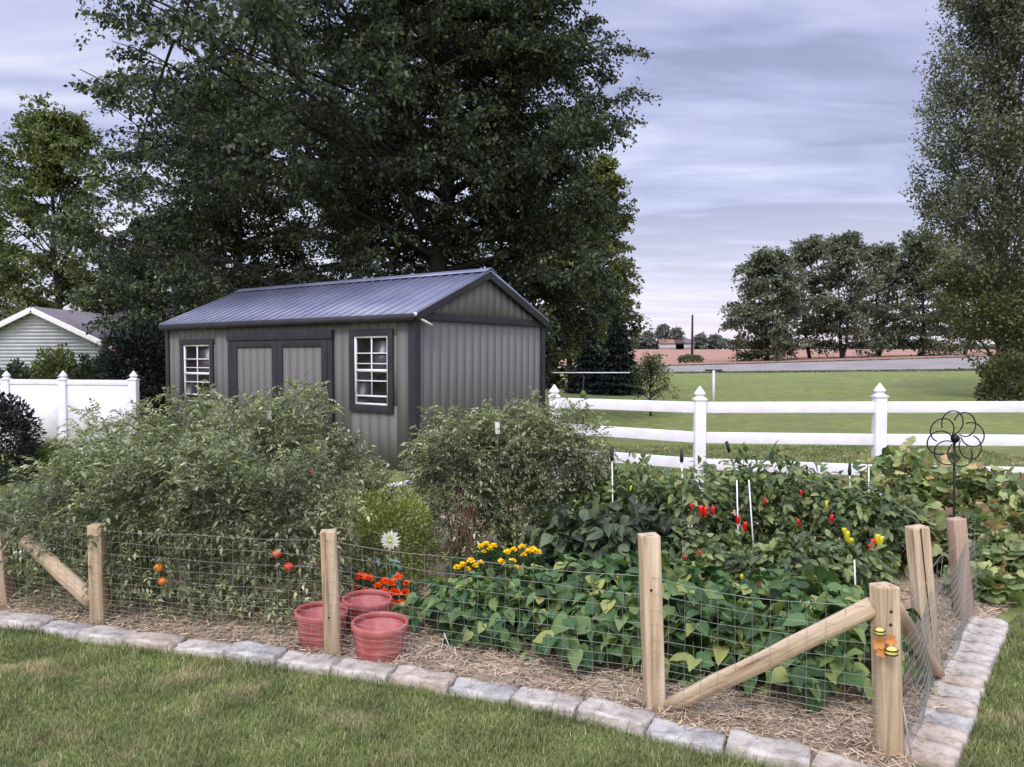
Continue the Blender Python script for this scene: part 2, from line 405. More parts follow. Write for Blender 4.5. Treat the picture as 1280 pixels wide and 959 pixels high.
# the side border strip of mown grass is lawn; the mulch on the soil:
rng=np.random.default_rng(11)
def straw(n,region,name,label):
    P=rng.uniform(region[0],region[1],(n*4,2)); P=P[inside(P,poly)]
    # keep it mostly near the front border
    d=np.min(np.linalg.norm(P[:,None]-np.concatenate([FR,SD])[None],axis=2),axis=1)
    P=P[(rng.random(len(P))<np.exp(-(d/.9)**2)+.12)][:n]
    P3=np.c_[P,rng.uniform(.02,.05,len(P))]
    a=rng.uniform(0,2*PI,len(P)); D=np.c_[np.cos(a),np.sin(a),rng.normal(0,.18,len(P))]
    N=np.c_[rng.normal(0,.4,(len(P),2)),np.ones(len(P))]
    T=mk([[-.5,0,0],[.5,0,0],[.5,1,0],[-.5,1,0]],[[0,1,2,3]])
    L=rng.uniform(.02,.075,len(P)); v,f=scatter(T,P3,D,N,L,W=rng.uniform(.0025,.006,len(P)))
    o=np_mesh(name,[(v,f)],M['straw']); tag(o,label,'mulch',kind='stuff')
straw(26000,((-4.2,2.9),(3.4,6.5)),'straw_mulch','dry tan straw mulch scattered over the bare soil inside the stone edging')

# ------------------------------------------------------------------ grass blades near the camera
m,nt,b,out=newmat('grass_blade')
g=nt.nodes.new('ShaderNodeNewGeometry')
c=ramp(nt,g.outputs['Random Per Island'],[lin(96,112,56),lin(124,138,74),lin(154,160,100),lin(208,198,148)],[0,.45,.88,1])
n1=noise(nt,1.6,4,.65); c2=ramp(nt,g.outputs['Random Per Island'],[lin(168,152,112),lin(208,192,150)])
c=mixc(nt,ramp(nt,n1,[(0,0,0,1),(.85,.85,.85,1)],[.53,.64]),c,c2)
n2=noise(nt,3.5,3,.6); c=mixc(nt,1.0,c,ramp(nt,n2,[(.62,.62,.62,1),(1.15,1.15,1.1,1)],[.35,.65]),'MULTIPLY')
nt.links.new(c,b.inputs['Base Color']); b.inputs['Roughness'].default_value=.6
t=nt.nodes.new('ShaderNodeBsdfTranslucent'); nt.links.new(c,t.inputs[0]); mx=nt.nodes.new('ShaderNodeMixShader'); mx.inputs[0].default_value=.3
nt.links.new(b.outputs[0],mx.inputs[1]);nt.links.new(t.outputs[0],mx.inputs[2]);nt.links.new(mx.outputs[0],out.inputs[0]); M['grass']=m
stonepoly=np.concatenate([FR+np.array([0,-.10]),SD[:1]+np.array([.1,-.12]),SD+np.array([.10,0]),[[4.6,6.2],[5.0,9.0],[-2.6,9.0],[-3.0,7.2],[-3.2,5.75]]])
def blades(n,x0,x1,y0,y1,h,w,name,label,excl=stonepoly,cull=None):
    P=np.c_[rng.uniform(x0,x1,n),rng.uniform(y0,y1,n)]
    P=P[~inside(P,excl)]
    P=P[np.abs(P[:,0])<P[:,1]*.74+.3]
    if cull is not None: P=P[cull(P)]
    n=len(P); P3=np.c_[P,terr(P[:,0],P[:,1])-.003]
    a=rng.uniform(0,2*PI,n); lean=rng.uniform(.15,1.1,n)
    clump=np.sin(P[:,0]*9+np.sin(P[:,1]*7)*2)*np.sin(P[:,1]*11)
    D=np.c_[np.cos(a)*lean+.25*clump,np.sin(a)*lean,np.ones(n)]
    N=np.c_[-np.cos(a),-np.sin(a),lean]
    T=mk([[-.5,0,0],[.5,0,0],[.36,.55,.04],[-.36,.55,.04],[0,1,-.12]],[[0,1,2],[0,2,3],[3,2,4]])
    H=h*rng.uniform(.55,1.3,n)*(1+.25*clump)
    v,f=scatter(T,P3,D,N,H,W=w*rng.uniform(.7,1.3,n))
    o=np_mesh(name,[(v,f)],M['grass']); tag(o,label,'grass',kind='stuff')
blades(420000,-4.2,3.9,2.7,5.6,.036,.0038,'grass','short mown green grass with tan patches in the foreground lawn')
blades(60000,-8.5,-3.0,5.2,11.5,.06,.008,'grass_farther','mown grass seen through the wire at the left end of the bed')
blades(70000,-.5,8.6,8.8,14.5,.06,.010,'grass_beyond_bed','mown grass below the white rail fence behind the vegetables')

def walk(P,step):
    P=np.asarray(P); s=np.r_[0,np.cumsum(np.linalg.norm(np.diff(P,axis=0),axis=1))]
    out=[];t=step/2
    while t<s[-1]:
        i=min(np.searchsorted(s,t)-1,len(P)-2); k=(t-s[i])/(s[i+1]-s[i]); d=norm(P[i+1]-P[i]); out.append((P[i]+(P[i+1]-P[i])*k,d)); t+=step
    return out
def edge_tufts():
    Q=[]
    for (p,d) in walk(FR,.004): Q.append(p+np.array([d[1],-d[0]])*rng.uniform(.085,.125))
    for (p,d) in walk(SD,.005): Q.append(p+np.array([d[1],-d[0]])*rng.uniform(.115,.15))
    P=np.array(Q); P=P[rng.random(len(P))<.55+.4*np.sin(P[:,0]*8)]; n=len(P); a=rng.uniform(0,2*PI,n); l=rng.uniform(.2,1,n)
    T=mk([[-.5,0,0],[.5,0,0],[.36,.55,.04],[-.36,.55,.04],[0,1,-.12]],[[0,1,2],[0,2,3],[3,2,4]])
    v,f=scatter(T,np.c_[P,np.zeros(n)],np.c_[np.cos(a)*l,np.sin(a)*l,np.ones(n)],np.c_[-np.cos(a),-np.sin(a),l],rng.uniform(.04,.085,n),W=.004)
    tag(np_mesh('edge_grass',[(v,f)],M['grass']),'longer unmown grass blades leaning against the stone edging','grass',kind='stuff')
edge_tufts()
# ------------------------------------------------------------------ edging stones
def stone(c,d,L,W,H,mat,name,label,seed,group):
    r=np.random.default_rng(seed); bm=bmesh.new()
    v,f=box(-L/2,L/2,-W/2,W/2,-.03,H)
    vs=[bm.verts.new(p) for p in v]
    for q in f: bm.faces.new([vs[i] for i in q])
    taper=r.uniform(.9,1.0)
    for x in vs:
        x.co.x*=1+r.normal()*.025; x.co.y*=(1+r.normal()*.04)
        if x.co.z>0: x.co.x*=.97; x.co.y*=.93
    bmesh.ops.subdivide_edges(bm,edges=list(bm.edges),cuts=5,use_grid_fill=True)
    bmesh.ops.smooth_vert(bm,verts=list(bm.verts),factor=.32,use_axis_x=True,use_axis_y=True,use_axis_z=True)
    ph=r.uniform(0,9,6)
    for x in bm.verts:
        k=math.sin(x.co.x*30+ph[0])*math.sin(x.co.y*34+ph[1])*.006+math.sin(x.co.x*90+ph[2]+x.co.y*60)*.0025
        x.co+=Vector((r.normal()*.0028,r.normal()*.0028,k+r.normal()*.0028))
    me=bpy.data.meshes.new(name); bm.to_mesh(me); bm.free(); me.materials.append(mat)
    me.polygons.foreach_set('use_smooth',[True]*len(me.polygons))
    o=bpy.data.objects.new(name,me); C.objects.link(o); o.location=(c[0],c[1],-.005+r.normal()*.003); o.rotation_euler=(r.normal()*.02,r.normal()*.02,math.atan2(d[1],d[0])+r.normal()*.03)
    tag(o,label,'edging stone',group)
ORD=['first','second','third','fourth','fifth','sixth','seventh','eighth','ninth','tenth','eleventh','twelfth','thirteenth','fourteenth','fifteenth','sixteenth','seventeenth','eighteenth','nineteenth','twentieth']
fs=walk(FR[::-1],.345)
for i,(p,d) in enumerate(fs):
    mt,col=[('stone_grey','darker grey'),('stone','pale grey'),('stone_tan','tan')][[2,1,0,1,1,0,2,1,1,0,1,2,1,0,1,1,2,1][i%18]]
    stone(p,d,.34,.165,.048+.008*math.sin(i*2.3),M[mt],'edging_stone','%s edging stone, %s in the front row counting leftward from the corner'%(col,ORD[i]),40+i,'edging stones along the front of the bed')
ss=walk(SD,.178)
for i,(p,d) in enumerate(ss):
    mt,col=[('stone_tan','tan'),('stone_tan','sandy tan'),('stone_grey','darker grey'),('stone_tan','tan'),('stone','pale pinkish grey')][i%5] if i<6 else ('stone','pale grey')
    stone(p,d,.170,.225,.052,M[mt],'edging_stone','%s short edging stone, %s in the right side row from the front corner'%(col,ORD[i]),90+i,'edging stones along the right side of the bed')

# ------------------------------------------------------------------ garden fence
fence=thing('garden_fence','low wire garden fence on pale square wooden posts around the vegetable bed','fence',tuple(gr(640,860)))
fo=np.array(fence.location)
def square_post(top_px,base_px,D,w,mat,zb=-.05,tw=0.0,knots=()):
    b=at(base_px[0],base_px[1],D); t=at(top_px[0],top_px[1],D); b=np.array([b[0],D,0]); 
    ax=norm(t-b); X=norm(np.cross([0,1,0],ax)); X=X*math.cos(tw)+np.array([0,1,0])*math.sin(tw); Y=np.cross(ax,X)
    mid=(b+ax*zb+t)/2; h=np.linalg.norm(t-(b+ax*zb))/2
    v,f=obox(mid-fo,X,Y,ax,w/2,w/2,h,.009)
    r=np.random.default_rng(int(base_px[0])); v=v+r.normal(size=v.shape)*.0012
    o=np_mesh('post',[(v,f)],mat,fence)
    for (kx,kz,ks) in knots:
        c=b+ax*kz+X*kx-Y*(w/2+.001)*1 - fo
        k,kf=rod([c+Y*0.003,c-Y*.0015],[ks,ks],10); np_mesh('knot',[(k,kf)],M['knot'],o)
    return b,t,ax
pD={'a':gr(4,757)[1],'b':gr(122,780)[1],'c':gr(414,822)[1],'d':gr(818,888)[1],'e':gr(1110,946)[1]}
PB={}
PB['a']=square_post((-2,668),(6,757),pD['a'],.095,M['post_pink'])
PB['b']=square_post((121,655),(125,780),pD['b'],.086,M['post'],tw=.1)
PB['c']=square_post((410,663),(417,822),pD['c'],.088,M['post'],tw=.15,knots=[(-.012,.245,.006)])
PB['d']=square_post((811,668),(818,888),pD['d'],.092,M['post'],tw=.1,knots=[(-.01,.60,.007)])
PB['e']=square_post((1105,731),(1111,946),pD['e'],.088,M['post'],tw=.12,knots=[(.0,.64,.007),(-.004,.585,.007)])
DG=4.02
PB['g']=square_post((1146,658),(1162,848),DG,.090,M['post'],tw=.05)
PB['h']=square_post((1195,648),(1206,777),gr(1206,777)[1],.088,M['post_pink'],tw=.05)
# drying split down the face of the side post
b_,t_,ax_=PB['g']; v,f=rod([b_+ax_*.2+np.array([.006,-.0495,0])-fo,b_+ax_*.5+np.array([-.002,-.0495,0])-fo,t_+np.array([-.006,-.0495,-.002])-fo],[.001,.003,.0035],5); np_mesh('split',[(v,f)],M['knot'],fence)
def brace(A,B,r,mat,half=True):
    A=np.asarray(A);B=np.asarray(B); L=np.linalg.norm(B-A); n=9; z=np.linspace(0,L,n)
    P=np.c_[rng.normal(size=n)*.0012,rng.normal(size=n)*.0012,z]
    o=np_mesh('brace',[rod(P,r,18)],mat,fence); o.location=A-fo
    o.rotation_mode='QUATERNION'; o.rotation_quaternion=Vector(B-A).to_track_quat('Z','Y')
brace(at(1092,758,pD['e']+.02),at(836,884,pD['d']-.03),.042,M['post'])
brace(at(1117,758,pD['e']+.08),at(1172,842,3.93),.036,M['post_pink'])
brace(at(34,676,pD['a']+.02),at(116,752,pD['b']+.05),.052,M['post'])
def wires(A,B,zt,ztb,name,off=.05,hor=None,vs=.076,sag=.01,ext=0):
    A=np.array(A[:2]);B=np.array(B[:2]); d=norm(B-A); nrm=np.array([d[1],-d[0]]); 
    if nrm[1]>0 and abs(nrm[1])>abs(nrm[0]): nrm=-nrm
    L=np.linalg.norm(B-A); chs=[]
    n=max(6,int(L/.12)); ts=np.linspace(0,1,n)
    hs=hor or [0,.022,.045,.07,.096,.123,.152,.184,.220,.262,.312,.372,.442,.52,.60,.685]
    def pt(t,h):
        zt_=zt+(ztb-zt)*t; s=h/.685
        w=.012*math.sin(t*L*5+h*9)+.006*math.sin(t*L*13+h*20)
        p=A+(B-A)*t+nrm*(off+w*.6); return [p[0]-fo[0],p[1]-fo[1],.02+s*(zt_-.02)-sag*4*t*(1-t)*s+.004*math.sin(t*L*7+h*31)]
    for h in hs: chs.append(tube([pt(t,h) for t in ts],.00095 if h<.65 else .0013,4))
    m=int(L/vs)
    for i in range(m+1):
        t=min(1,i*vs/L); chs.append(tube([pt(t+.002*math.sin(k*3+i),h) for k,h in enumerate(np.linspace(0,.685,8))],.0009,4))
    np_mesh(name,[merge(chs)],M['wire'],fence)
P_=lambda k:PB[k][0]
wires(P_('a')-np.array([1.2,-.25,0]),P_('a'),.66,.66,'wire_mesh')
wires(P_('a'),P_('b'),.66,.63,'wire_mesh')
wires(P_('b'),P_('c'),.62,.68,'wire_mesh')
wires(P_('c'),P_('d'),.68,.66,'wire_mesh',sag=.02)
wires(P_('d'),P_('e'),.66,.655,'wire_mesh',sag=.03)
def hexwire(A,B,z1,cell=.028):
    A=np.array(A[:2]);B=np.array(B[:2]); L=np.linalg.norm(B-A); E=[]
    w=cell;h=cell*1.0;nx=int(L/w);nz=int(z1/(h*1.5)); segs=[]
    for j in range(nz):
        for i in range(nx):
            x=i*w+(j%2)*w/2; z=j*h*1.5
            p=[(x,z+h*.5),(x+w/2,z),(x+w,z+h*.5)]
            segs+=[(p[0],p[1]),(p[1],p[2]),(p[0],(x,z+h*1.5))]
    segs=np.array(segs)
    def W(q):
        t=q[:,0]/L; bulge=.015*np.sin(q[:,0]*6)+.01*np.sin(q[:,1]*11)
        P=A[None]+(B-A)[None]*t[:,None]; d=norm(B-A); n_=np.array([d[1],-d[0]])
        P=P+n_*(.06+bulge)[:,None]; return np.c_[P-fo[None,:2],q[:,1]+.02]
    a=W(segs[:,0]);b=W(segs[:,1])
    d=norm(b-a); X=norm(np.cross(d,[.3,.5,.8])); Y=np.cross(d,X); r=.0009
    V=[]
    for e in (a,b):
        for k in range(3):
            V.append(e+r*(math.cos(k*2*PI/3)*X+math.sin(k*2*PI/3)*Y))
    V=np.stack(V,1); Fc=np.array([[0,1,4,3],[1,2,5,4],[2,0,3,5]])[None]+(np.arange(len(a))*6)[:,None,None]
    np_mesh('chicken_wire',[(V.reshape(-1,3),Fc.reshape(-1,4))],M['wire'],fence)
hexwire(P_('e'),P_('g'),.52); hexwire(P_('g'),P_('h'),.55)
wires(P_('e'),P_('g'),.655,.66,'wire_mesh',off=.052,vs=.15,hor=[0,.09,.2,.35,.52,.685]); wires(P_('g'),P_('h'),.66,.66,'wire_mesh',off=.052,vs=.15,hor=[0,.1,.22,.37,.52,.685])

# loose cord hanging at the corner post
c0=at(1114,775,3.2);c1=at(1139,942,3.12)
v,f=rod([c0,(c0+c1)/2+np.array([-.01,0,.01]),c1-np.array([0,0,.0])],.004,6); tag(np_mesh('cord',[(v,f)],M['cord']),'pale cord slanting down beside the corner post with the bee ornament','cord')

# bee ornament on the corner post
z0=at(1104,806,pD['e']-.062); orn=thing('bee_ornament','small painted ornament of two striped bees on orange flowers, hung on the corner post','ornament',tuple(z0))
def petal_flower(cx,cz,r,k):
    ch=[]
    T=broad(.42,fold=.05,droop=.0)
    a=np.arange(5)*2*PI/5+k; D=np.c_[np.cos(a),np.zeros(5),np.sin(a)]
    v,f=scatter(T,np.tile([cx,-.004-.004*k,cz],(5,1)),D-np.array([0,.25,0]),np.tile([0,-1.,0],(5,1)),r)
    np_mesh('flower',[(v,f)],M['bee_orange'],orn,smooth=True)
petal_flower(-.024,.012,.034,.3); petal_flower(.026,.022,.028,.9); petal_flower(-.010,-.024,.030,0)
def ball(c,r,n=12,sq=(1,1,1)):
    pr=[(max(1e-4,math.sin(t)*r),-math.cos(t)*r) for t in np.linspace(0.02,PI-.02,n)]
    v,f=lathe(pr,n+4); return v*np.array(sq)+np.asarray(c),f
for (cx,cz,r) in ((-.026,.060,.021),(.024,-.022,.025)):
    bb=np_mesh('bee',[ball((cx,-.022,cz),r,12,(1.0,.8,.9))],M['bee_yellow'],orn,smooth=True)
    for dz in (-.4,.35):
        rad=r*math.sqrt(1-dz*dz)*1.05; a=np.linspace(0,2*PI,17)
        np_mesh('stripe',[tube(np.c_[cx+rad*np.cos(a),-.022+rad*.8*np.sin(a),np.full(17,cz*1+dz*r*.9-cz*.0)],r*.14,6)],M['blackcap'],bb)

# ------------------------------------------------------------------ pots
def pot(px,py,D,R,rb,H,label,rz=0):
    b=at(px,py,D); t=thing('flower_pot',label,'flower pot',(b[0],D,.012),(.02,.03,rz),'empty terracotta coloured plastic pots beside the fence post')
    prof=[(.001,0),(rb,0),(rb*1.03,.012),(rb+(R-rb)*.30,H*.30),(rb+(R-rb)*.30+.003,H*.315),(rb+(R-rb)*.34,H*.34),(rb+(R-rb)*.45,H*.50),(rb+(R-rb)*.45+.003,H*.515),(rb+(R-rb)*.50,H*.54),(rb+(R-rb)*.62,H*.68),(rb+(R-rb)*.62+.003,H*.695),(rb+(R-rb)*.65,H*.72),(rb+(R-rb)*.80,H*.84),(rb+(R-rb)*.80-.006,H*.84),(rb*.95,.02),(.001,.015)]
    np_mesh('body',[lathe(prof,40)],M['pot'],t,smooth=True)
    r0=rb+(R-rb)*.80
    np_mesh('rim',[lathe([(r0+.002,H*.80),(R-.004,H*.83),(R,H*.86),(R,H*.97),(R-.004,H),(R-.014,H),(R-.018,H*.96),(r0-.004,H*.80),(r0+.002,H*.80)],40)],M['pot'],t,smooth=True)
    return t
pot(474,822,4.22,.160,.118,.21,'terracotta plastic pot nearest the camera, right of the fence post')
pot(401,806,4.42,.155,.115,.21,'terracotta plastic pot partly hidden behind the fence post, leftmost of three')
pot(458,790,4.66,.155,.115,.205,'terracotta plastic pot standing rearmost of three below the orange marigolds')

# ------------------------------------------------------------------ plants
def shell(rng,n,fill=.45):
    d=norm(rng.normal(size=(n,3))); r=1-(rng.random(n)**1.6)*fill
    return d,r
def plant_leaves(rng,n,rx,ry,h,zc,fill=.5,lump=.18):
    """points within a lumpy ellipsoid dome standing on the ground, with outward directions"""
    d=norm(rng.normal(size=(n*2,3))); d=d[d[:,2]>-.62][:n]
    r=1-(rng.random(len(d))**1.4)*fill
    ph=rng.uniform(0,6,4)
    l=1+lump*np.sin(d[:,0]*4+ph[0]+d[:,2]*3)*np.sin(d[:,1]*5+ph[1])+lump*.6*np.sin(d[:,2]*8+ph[2]+d[:,0]*6)
    P=d*r[:,None]*l[:,None]*np.array([rx,ry,h-zc]); P[:,2]=np.where(d[:,2]<0,d[:,2]*r*zc/.62,P[:,2])+zc
    P[:,2]=np.maximum(P[:,2],.03)
    return P,d
def stems(rng,n,pts,r0=.006,name='stem',mat=None,parent=None):
    ch=[]
    idx=rng.choice(len(pts),min(n,len(pts)),replace=False)
    for i in idx:
        e=pts[i]; b=np.array([e[0]*.12,e[1]*.12,0]); m_=np.array([e[0]*.45,e[1]*.45,e[2]*.62])
        ch.append(tube([b,m_*.5+b*.5,m_,e],[r0,r0*.85,r0*.65,r0*.35],5))
    np_mesh(name,[merge(ch)],mat or M['stem'],parent)
def fruit(kind,p,s,mat,parent,rng,name):
    if kind=='round': v,f=ball((0,0,0),s,10,(1,1,.85))
    else:
        pr=[(.0005,0),(s*.28,-.02*s),(s*.36,-s*.25),(s*.30,-s*.8),(s*.2,-s*1.3),(s*.06,-s*1.62),(.0005,-s*1.7)]
        v,f=lathe(pr,12); v[:,0]+=.12*s*np.sin(v[:,2]/s*2)
        v=v@np.array([[1,0,.1*rng.normal()],[0,1,.1*rng.normal()],[.15*rng.normal(),0,1]])
    np_mesh(name,[(v+np.asarray(p),f)],mat,parent,smooth=True)

TG='tomato plants growing in a sprawling row'
def tomato(x,y,h,rx,ry,n,label,seed,fruits=(),zc=None,group=TG,spikes=14,zmin=0):
    r=np.random.default_rng(seed); t=thing('tomato_plant',label,'tomato plant',(x,y,.01),group=group)
    zc=zc or h*.5
    P,d=plant_leaves(r,n,rx,ry,h*.93,zc,.55,.22)
    # a few shoots that stick out of the outline
    sp=[];sd=[]
    for k in range(spikes):
        a=r.uniform(0,2*PI); e=r.uniform(.15,1.3); q=np.array([math.cos(a)*math.cos(e)*rx,math.sin(a)*math.cos(e)*ry,(h*.93-zc)*math.sin(e)+zc])
        o_=norm(q-np.array([0,0,zc])); o_=norm(o_+np.array([0,0,.9]))
        for j in range(9): 
            sp.append(q+o_*(j*.02-.03)+r.normal(size=3)*.012); sd.append(norm(r.normal(size=3)*.8+o_*.6))
    P=np.concatenate([P,sp]); d=np.concatenate([d,sd]); n=len(P)
    if zmin>0:
        k_=P[:,2]>zmin+.08*np.sin(P[:,0]*9); P=P[k_]; d=d[k_]; n=len(P)
    D=d*np.array([1,1,.5])+np.array([0,0,.25])+r.normal(size=(n,3))*.55; N=np.array([0,0,1.])+d*.5+r.normal(size=(n,3))*.45
    chs=[]; k=r.integers(0,len(COMP),n); S=r.uniform(.08,.17,n)
    for i in range(len(COMP)):
        q=k==i; chs.append(scatter(COMP[i],P[q],D[q],N[q],S[q]))
    np_mesh('foliage',chs,M['tomato'],t)
    stems(r,14,P,.007,parent=t)
    for (fx,fz,s,mk_) in fruits:
        yy=-ry*1.0*math.sqrt(max(.05,1-(fx/rx)**2)); fruit('round',(fx,yy*.97,fz),s,M[mk_],t,r,'tomato')
    return t
def X(px,D): return (px-640)/F*D
def Z(py,D): return at(640,py,D)[2]
TL=[ # px, D, top py, rx, ry, n, label
 (20,5.45,628,.50,.34,620,'low sprawling tomato plant at the far left edge of the bed',[]),
 (112,5.35,562,.46,.4,650,'tomato plant behind the left wooden post, lower than its neighbours',[]),
 (195,5.1,540,.42,.36,650,'bushy tomato plant just right of the left wooden post',[(.15,.36,.03,'tom_orange'),(.17,.27,.028,'tom_orange')]),
 (290,4.98,556,.42,.34,700,'front tomato plant midway between the left and middle posts',[]),
 (366,4.88,574,.34,.31,620,'front tomato plant leaning over the wire just left of the middle post',[(-.02,.50,.032,'tom_red'),(.05,.42,.030,'tom_red')]),
 (150,6.6,512,.5,.42,560,'tomato plant in the rear row below the white privacy fence end',[]),
 (235,6.7,490,.45,.42,650,'tall tomato plant in front of the left shed window',[]),
 (365,6.6,482,.40,.40,720,'tallest tomato plant, in front of the shed doors',[]),
 (300,6.3,508,.45,.4,650,'tomato plant between the left shed window and the shed doors',[]),
 (424,6.5,556,.36,.34,560,'tomato plant with a red fruit below the right shed window',[(-.17,.75,.034,'tom_red'),(.11,.55,.02,'tom_red')]),
]
for i,(px,D,ty,rx,ry,n,lb,fr) in enumerate(TL):
    tomato(X(px,D),D,Z(ty,D),rx,ry,int(n*1.75),lb,200+i,fr,zmin=.42 if i==0 else 0)
TR=[(574,6.4,516,.42,.40,950,'tomato plant at the left of the clump below the shed corner, dry stems showing'),
    (640,6.6,500,.42,.40,1000,'tomato plant in the middle of the clump beside the shed, with a white tag'),
    (706,6.55,508,.38,.38,850,'tomato plant at the right of the clump, against the white rail fence')]
for i,(px,D,ty,rx,ry,n,lb) in enumerate(TR):
    tomato(X(px,D),D,Z(ty,D),rx,ry,int(n*1.75),lb,230+i,group='tomato plants in the clump below the shed corner')
# dry vines hanging in the gap of that clump
ch=[]
for k in range(14):
    x=X(580,6.1)+rng.normal()*.05; z=.62+rng.random()*.12
    ch.append(tube([[x,6.08,z],[x+rng.normal()*.03,6.03,z-.2],[x+rng.normal()*.05,6.05,z-.5],[x+rng.normal()*.06,6.05,.02]],[.004,.005,.005,.004],4))
tag(np_mesh('dry_vines',[merge(ch)],M['deadstem']),'dry brown vine stems hanging in front of the tomato clump beside the shed','dry vines')

# yellow green bush
def bush(x,y,h,rx,ry,n,mat,name,label,cat,seed,size=(.03,.05),T=DIAMOND_F,up=1.0,group=None,stemr=.006,lump=.12,z=0.0):
    r=np.random.default_rng(seed); t=thing(name,label,cat,(x,y,z),group=group)
    P,d=plant_leaves(r,n,rx,ry,h,h*.45,.5,lump)
    n=len(P); D=d+np.array([0,0,up])*.6+r.normal(size=(n,3))*.4; N=d*.6+np.array([0,0,.7])+r.normal(size=(n,3))*.5
    np_mesh('foliage',[scatter(T,P,D,N,r.uniform(size[0],size[1],n))],mat,t); stems(r,12,P,stemr,parent=t,mat=M['stem'])
    return t
bush(X(484,5.6),5.6,Z(612,5.6),.37,.34,8500,M['bushleaf'],'leafy_bush','rounded yellow green bush behind the orange marigolds','bush',301,(.018,.034),up=.5)

# flowers
def head(p,r,mat,parent,rg,name='flower',n=34):
    d=norm(rg.normal(size=(n,3))); d[:,2]=np.abs(d[:,2])*.8+.05; d=norm(d)
    T=broad(.5,fold=.1,droop=.25)
    v,f=scatter(T,np.tile(p,(n,1))+d*r*.25,d,np.array([0,0,1.])+rg.normal(size=(n,3))*.4,r*.85)
    np_mesh(name,[(v,f)],mat,parent)
def marigold(px,D,h,spots,mat,label,seed,group,rad=.16,z=None):
    h=h*.72
    r=np.random.default_rng(seed); x=X(px,D); t=thing('marigold_plant',label,'marigold',(x,D,.01),group=group)
    P,d=plant_leaves(r,900,rad,rad*.9,h*.92,h*.45,.6,.15)
    n=len(P); np_mesh('foliage',[scatter(SLIM,P,d+r.normal(size=(n,3))*.7+[0,0,.4],r.normal(size=(n,3))+[0,0,1],r.uniform(.02,.04,n))],M['fern'],t)
    stems(r,9,P,.004,parent=t)
    for (fx,fy,s) in spots:
        yy=D-rad*1.05; p=np.array([X(fx,yy)-x, yy-D, Z(fy,yy)-.01]); head(p,s*(1.65 if 'orange' in label else 1.3),mat,t,r)
        np_mesh('flower_stalk',[tube([[p[0]*.4,p[1]*.4,p[2]-.12],p-[0,0,.005]],[.003,.0025],5)],M['stem'],t)
GO='orange marigolds behind the pots'
marigold(452,5.12,.24,[(450,722,.024),(441,735,.022),(455,740,.020),(470,733,.018),(432,745,.02),(444,747,.022),(460,724,.02),(463,742,.022),(474,742,.018)],M['petal_orange'],'orange marigold plant left of its companion, above the rear pot',311,GO)
marigold(495,5.1,.22,[(487,730,.022),(492,742,.024),(478,740,.02),(505,742,.022),(501,755,.024),(491,757,.018),(507,730,.015),(480,728,.02),(497,722,.018),(484,752,.02)],M['petal_orange'],'orange marigold plant right of its companion, beside the first bean plant',312,GO)
marigold(426,4.95,.17,[(431,752,.02),(438,747,.02),(424,749,.017)],M['petal_orange'],'low orange marigold plant showing just right of the middle post, over the pot rim',313,GO,.1)
GY='yellow marigolds behind the bean row'
marigold(582,5.5,.36,[(578,707,.022),(588,702,.024),(571,710,.02),(594,708,.02),(584,712,.018),(600,704,.018)],M['petal_yellow'],'yellow marigold plant at the left of the row behind the beans',321,GY,.15)
marigold(610,5.65,.40,[(601,684,.02),(607,681,.022),(612,687,.02),(616,683,.022),(604,690,.016)],M['petal_yellow'],'tallest yellow marigold plant behind the beans, second from the left',322,GY,.13)
marigold(640,5.55,.38,[(632,706,.024),(640,703,.024),(645,710,.02),(634,691,.022),(642,688,.02),(626,702,.018)],M['petal_yellow'],'yellow marigold plant third from the left behind the beans',323,GY,.14)
marigold(664,5.5,.39,[(653,685,.022),(660,690,.022),(666,688,.024),(672,691,.022),(667,709,.018),(660,722,.018),(655,694,.018)],M['petal_yellow'],'rightmost yellow marigold plant behind the beans',324,GY,.14)
# white dahlia
D=5.05; x=X(487,D); zf=Z(675,D); t=thing('dahlia_plant','tall thin plant with one large white many petalled flower above the marigolds','dahlia',(x,D,.01)); r=np.random.default_rng(8)
np_mesh('stem',[tube([[.01,.02,0],[.0,.0,.2],[-.012,.0,.35],[0,0,zf-.02]],[.006,.005,.005,.005],6)],M['stem'],t)
for lay,(n,L,tl) in enumerate(((17,.072,.1),(15,.06,.45),(11,.045,.9))):
    a=np.arange(n)*2*PI/n+lay*.3; Dv=np.c_[np.cos(a),-tl*np.ones(n)*.9,np.sin(a)]+r.normal(size=(n,3))*.06
    np_mesh('petals',[scatter(broad(.17,fold=.06,droop=.05),np.tile([0,-.01,zf-.01],(n,1)),Dv,np.tile([0,-1.,.15],(n,1)),L*r.uniform(.9,1.1,n))],M['petal_white'],t)
np_mesh('flower_centre',[ball((0,-.03,zf-.01),.014,10)],M['petal_core'],t,smooth=True)
P=np.c_[r.normal(0,.03,26),r.normal(0,.03,26),r.uniform(.12,.36,26)]; np_mesh('leaf',[scatter(LANCE,P,r.normal(size=(26,3))+[0,0,.3],r.normal(size=(26,3))*.4+[0,0,1],r.uniform(.06,.11,26))],M['teal'],t)

